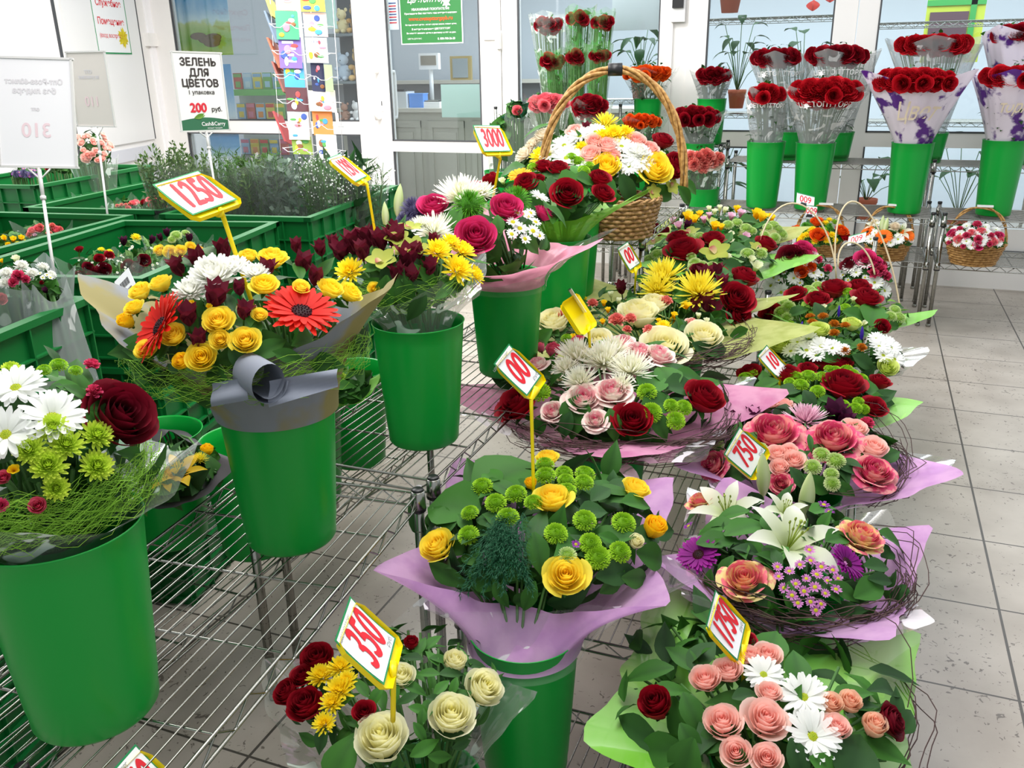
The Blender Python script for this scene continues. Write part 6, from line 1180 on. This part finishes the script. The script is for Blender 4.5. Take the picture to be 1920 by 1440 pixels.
mb=MB(); leafblade(mb,Matrix.Translation((-.13,-.05,.62))@Matrix.Rotation(1.3,4,'X'),.12,.07,.2); leafblade(mb,Matrix.Translation((.10,-.05,.6))@Matrix.Rotation(1.5,4,'X'),.13,.04,.2); mb.build('pale_spathe',mat('spathe_pale','DCE0A0',.4),r)
pot('dark leafy plant on the floor behind the lower glazing left of the rose racks',1330,385,430,40,8.0,(.25,.55,14,.28,.1))
pot('tall leafy plant behind the lower right glazing',1790,400,440,40,8.0,(.25,.65,12,.25,.09))
pot('low leafy plant behind the glazing between the rose buckets',1620,372,410,40,8.0,(.22,.4,12,.22,.1))
# door camera
dc=thing('door_intercom','small black and white intercom on the entrance post','intercom',(wx(1275,15),YW-.06,aty(1275,28,YW-.06).z))
mb=MB(); mb.box((0,0,.06),(.11,.03,.22)); mb.build('white_body',WHITE,dc,smooth=False); mb=MB(); mb.box((0,-.02,.12),(.085,.03,.14)); mb.build('black_panel',BLK,dc,smooth=False); mb=MB(); mb.ball((0,-.035,.14),.014); mb.build('lens',GRY,dc)
# ================================================================ postcard stand
WIRE=mat('white_wire','E8E8EC',.35)
DP=5.35
ps=thing('postcard_stand','white wire carousel stand full of greeting cards before the left glazing','stand',(atd(572,150,DP+.12).x,atd(572,150,DP+.12).y,0))
zx=ps.location.copy(); mb=MB(); mb.tube([(0,0,.02),(0,0,2.6)],.014,8); mb.build('pole',WIRE,ps); mb=MB(); mb.lathe([(0,.0),(.22,0),(.22,.02),(.03,.04),(0,.04)],24); mb.build('base',WIRE,ps)
cards=[((515,-20,558,20),'F0C890','peach card with a cream bear at the top left'),((561,-22,606,22),'E8C84C','yellow card with a dark figure at the top right'),((516,21,557,74),'48A078','green card with an orange corner and flowers'),((568,24,611,69),'F0CCD0','pink card with a pale blue bear'),((522,70,563,128),'8468B8','purple card with white lines'),((572,71,612,118),'F4F4F6','white card with two blue cups'),((531,117,568,164),'4CA8DC','blue and yellow card with a painted bird'),((582,118,606,172),'24284C','midnight blue card with a red round figure'),((607,121,622,172),'A8B890','slim grey green card at the right edge'),((535,164,575,209),'5C3038','dark brown card with a red flower'),((578,170,619,209),'F2ECE0','cream card with a small bear and sunflower'),((539,210,577,262),'F6ECEA','white card with a pink blossom'),((585,208,622,254),'E88C3C','orange card with a blue bird'),((546,255,583,290),'8CA838','olive card with yellow flowers'),((592,252,630,300),'F0EEEA','white card with grey twigs at the bottom right'),((619,168,628,212),'E8DCD0','slim cream card edge, right side'),((628,210,634,250),'D8D0C8','thin pale card edge at the far right')]
pal=['E04848','F0C030','48A0D8','F08CA0','58A850','FFFFFF','8C5830','3858A8']
for i,((x0,y0,x1,y1),c,l) in enumerate(cards):
    d=DP-.02*(i%3)
    M,dd=px_card([(x0,y0),(x1,y0+1),(x1+4,y1),(x0+4,y1-1)],.1*(x1-x0)/40,.1*(y1-y0)/40,1,depth_=d); s_=d/F; W_,H__=(x1-x0)*s_,(y1-y0)*s_
    r=card_thing('greeting_card','greeting card: '+l,'card',M,'greeting cards in the wire stand'); 
    mb=MB(); mb.box((0,0,0),(W_,H__,.003)); mb.build('card',mat('card'+c,c,.4),r,smooth=False)
    rr=random.Random(i); 
    if W_>.05:
        for k in range(6):
            mb=MB(); mb.ball((rr.uniform(-.3,.3)*W_,rr.uniform(-.36,.36)*H__,.0018+k*.0002),(W_*rr.uniform(.06,.2),H__*rr.uniform(.04,.17),.0008)); mb.build('print',mat('pal'+pal[(i+k*3)%8],pal[(i+k*3)%8],.5),r)
        if i==5: text_part(r,'lettering','БЕЖУ',.022,mat('navy','3C4C88',.5),0,H__*.33,.003)
        if i==4:
            mb=MB()
            for k in range(4): mb.box(((-.1+.1*(k%2))*W_,H__*(.33-.2*k),.002),(W_*.5,H__*.08,.001)); 
            mb.build('print',PAPER,r,smooth=False)
    o=M@Vector((0,-H__/2,-.004)); 
mb=MB(); off=Matrix.Translation(-ps.location)
for x0,y0 in ((505,45),(510,95),(512,140),(520,187),(524,232),(530,278)):
    pts=[atd(x0+q*(120/12),y0+ (6 if q%4 in(1,2) else -1)+q*.5,DP-.06) for q in range(13)]; mb.tube(pts,.0022,4)
    mb.tube([atd(x0,y0,DP-.06),Vector((zx.x,zx.y,atd(560,y0,DP).z)),atd(x0+120,y0+6,DP-.06)],.0022,4)
for x in(505,548,580,622): mb.tube([atd(x,-20,DP+.03),atd(x+22,300,DP+.03)],.002,4)
mb.xf(off).build('wire_pockets',WIRE,ps)
for i,(a,b,c,l) in enumerate((((494,-10),(508,30),'B8A040','thin olive card standing edge on at the upper left'),((494,20),(516,80),'5C7088','thin slate blue card standing edge on'),((499,70),(522,127),'B4522C','rust orange card standing edge on'),((508,115),(530,172),'8C4438','brown red card standing edge on'),((510,208),(533,265),'A02C30','crimson card standing edge on at the lower left'))):
    p=atd(*a,DP);q=atd(*b,DP); r=thing('greeting_card','greeting card: '+l,'card',p,group='greeting cards in the wire stand'); v=RM@Vector((.25,0,-1)); v=v.normalized()*.11; u=(RM@Vector((1,0,0)))*.012
    mb=MB(); vs=[p,p+u,q+u,q,p+v,p+u+v,q+u+v,q+v]; mb.add(vs,[(0,1,2,3),(7,6,5,4),(0,4,5,1),(1,5,6,2),(2,6,7,3),(3,7,4,0)]); mb.xf(Matrix.Translation(-p)).build('card',mat('ec'+c,c,.5),r,smooth=False)
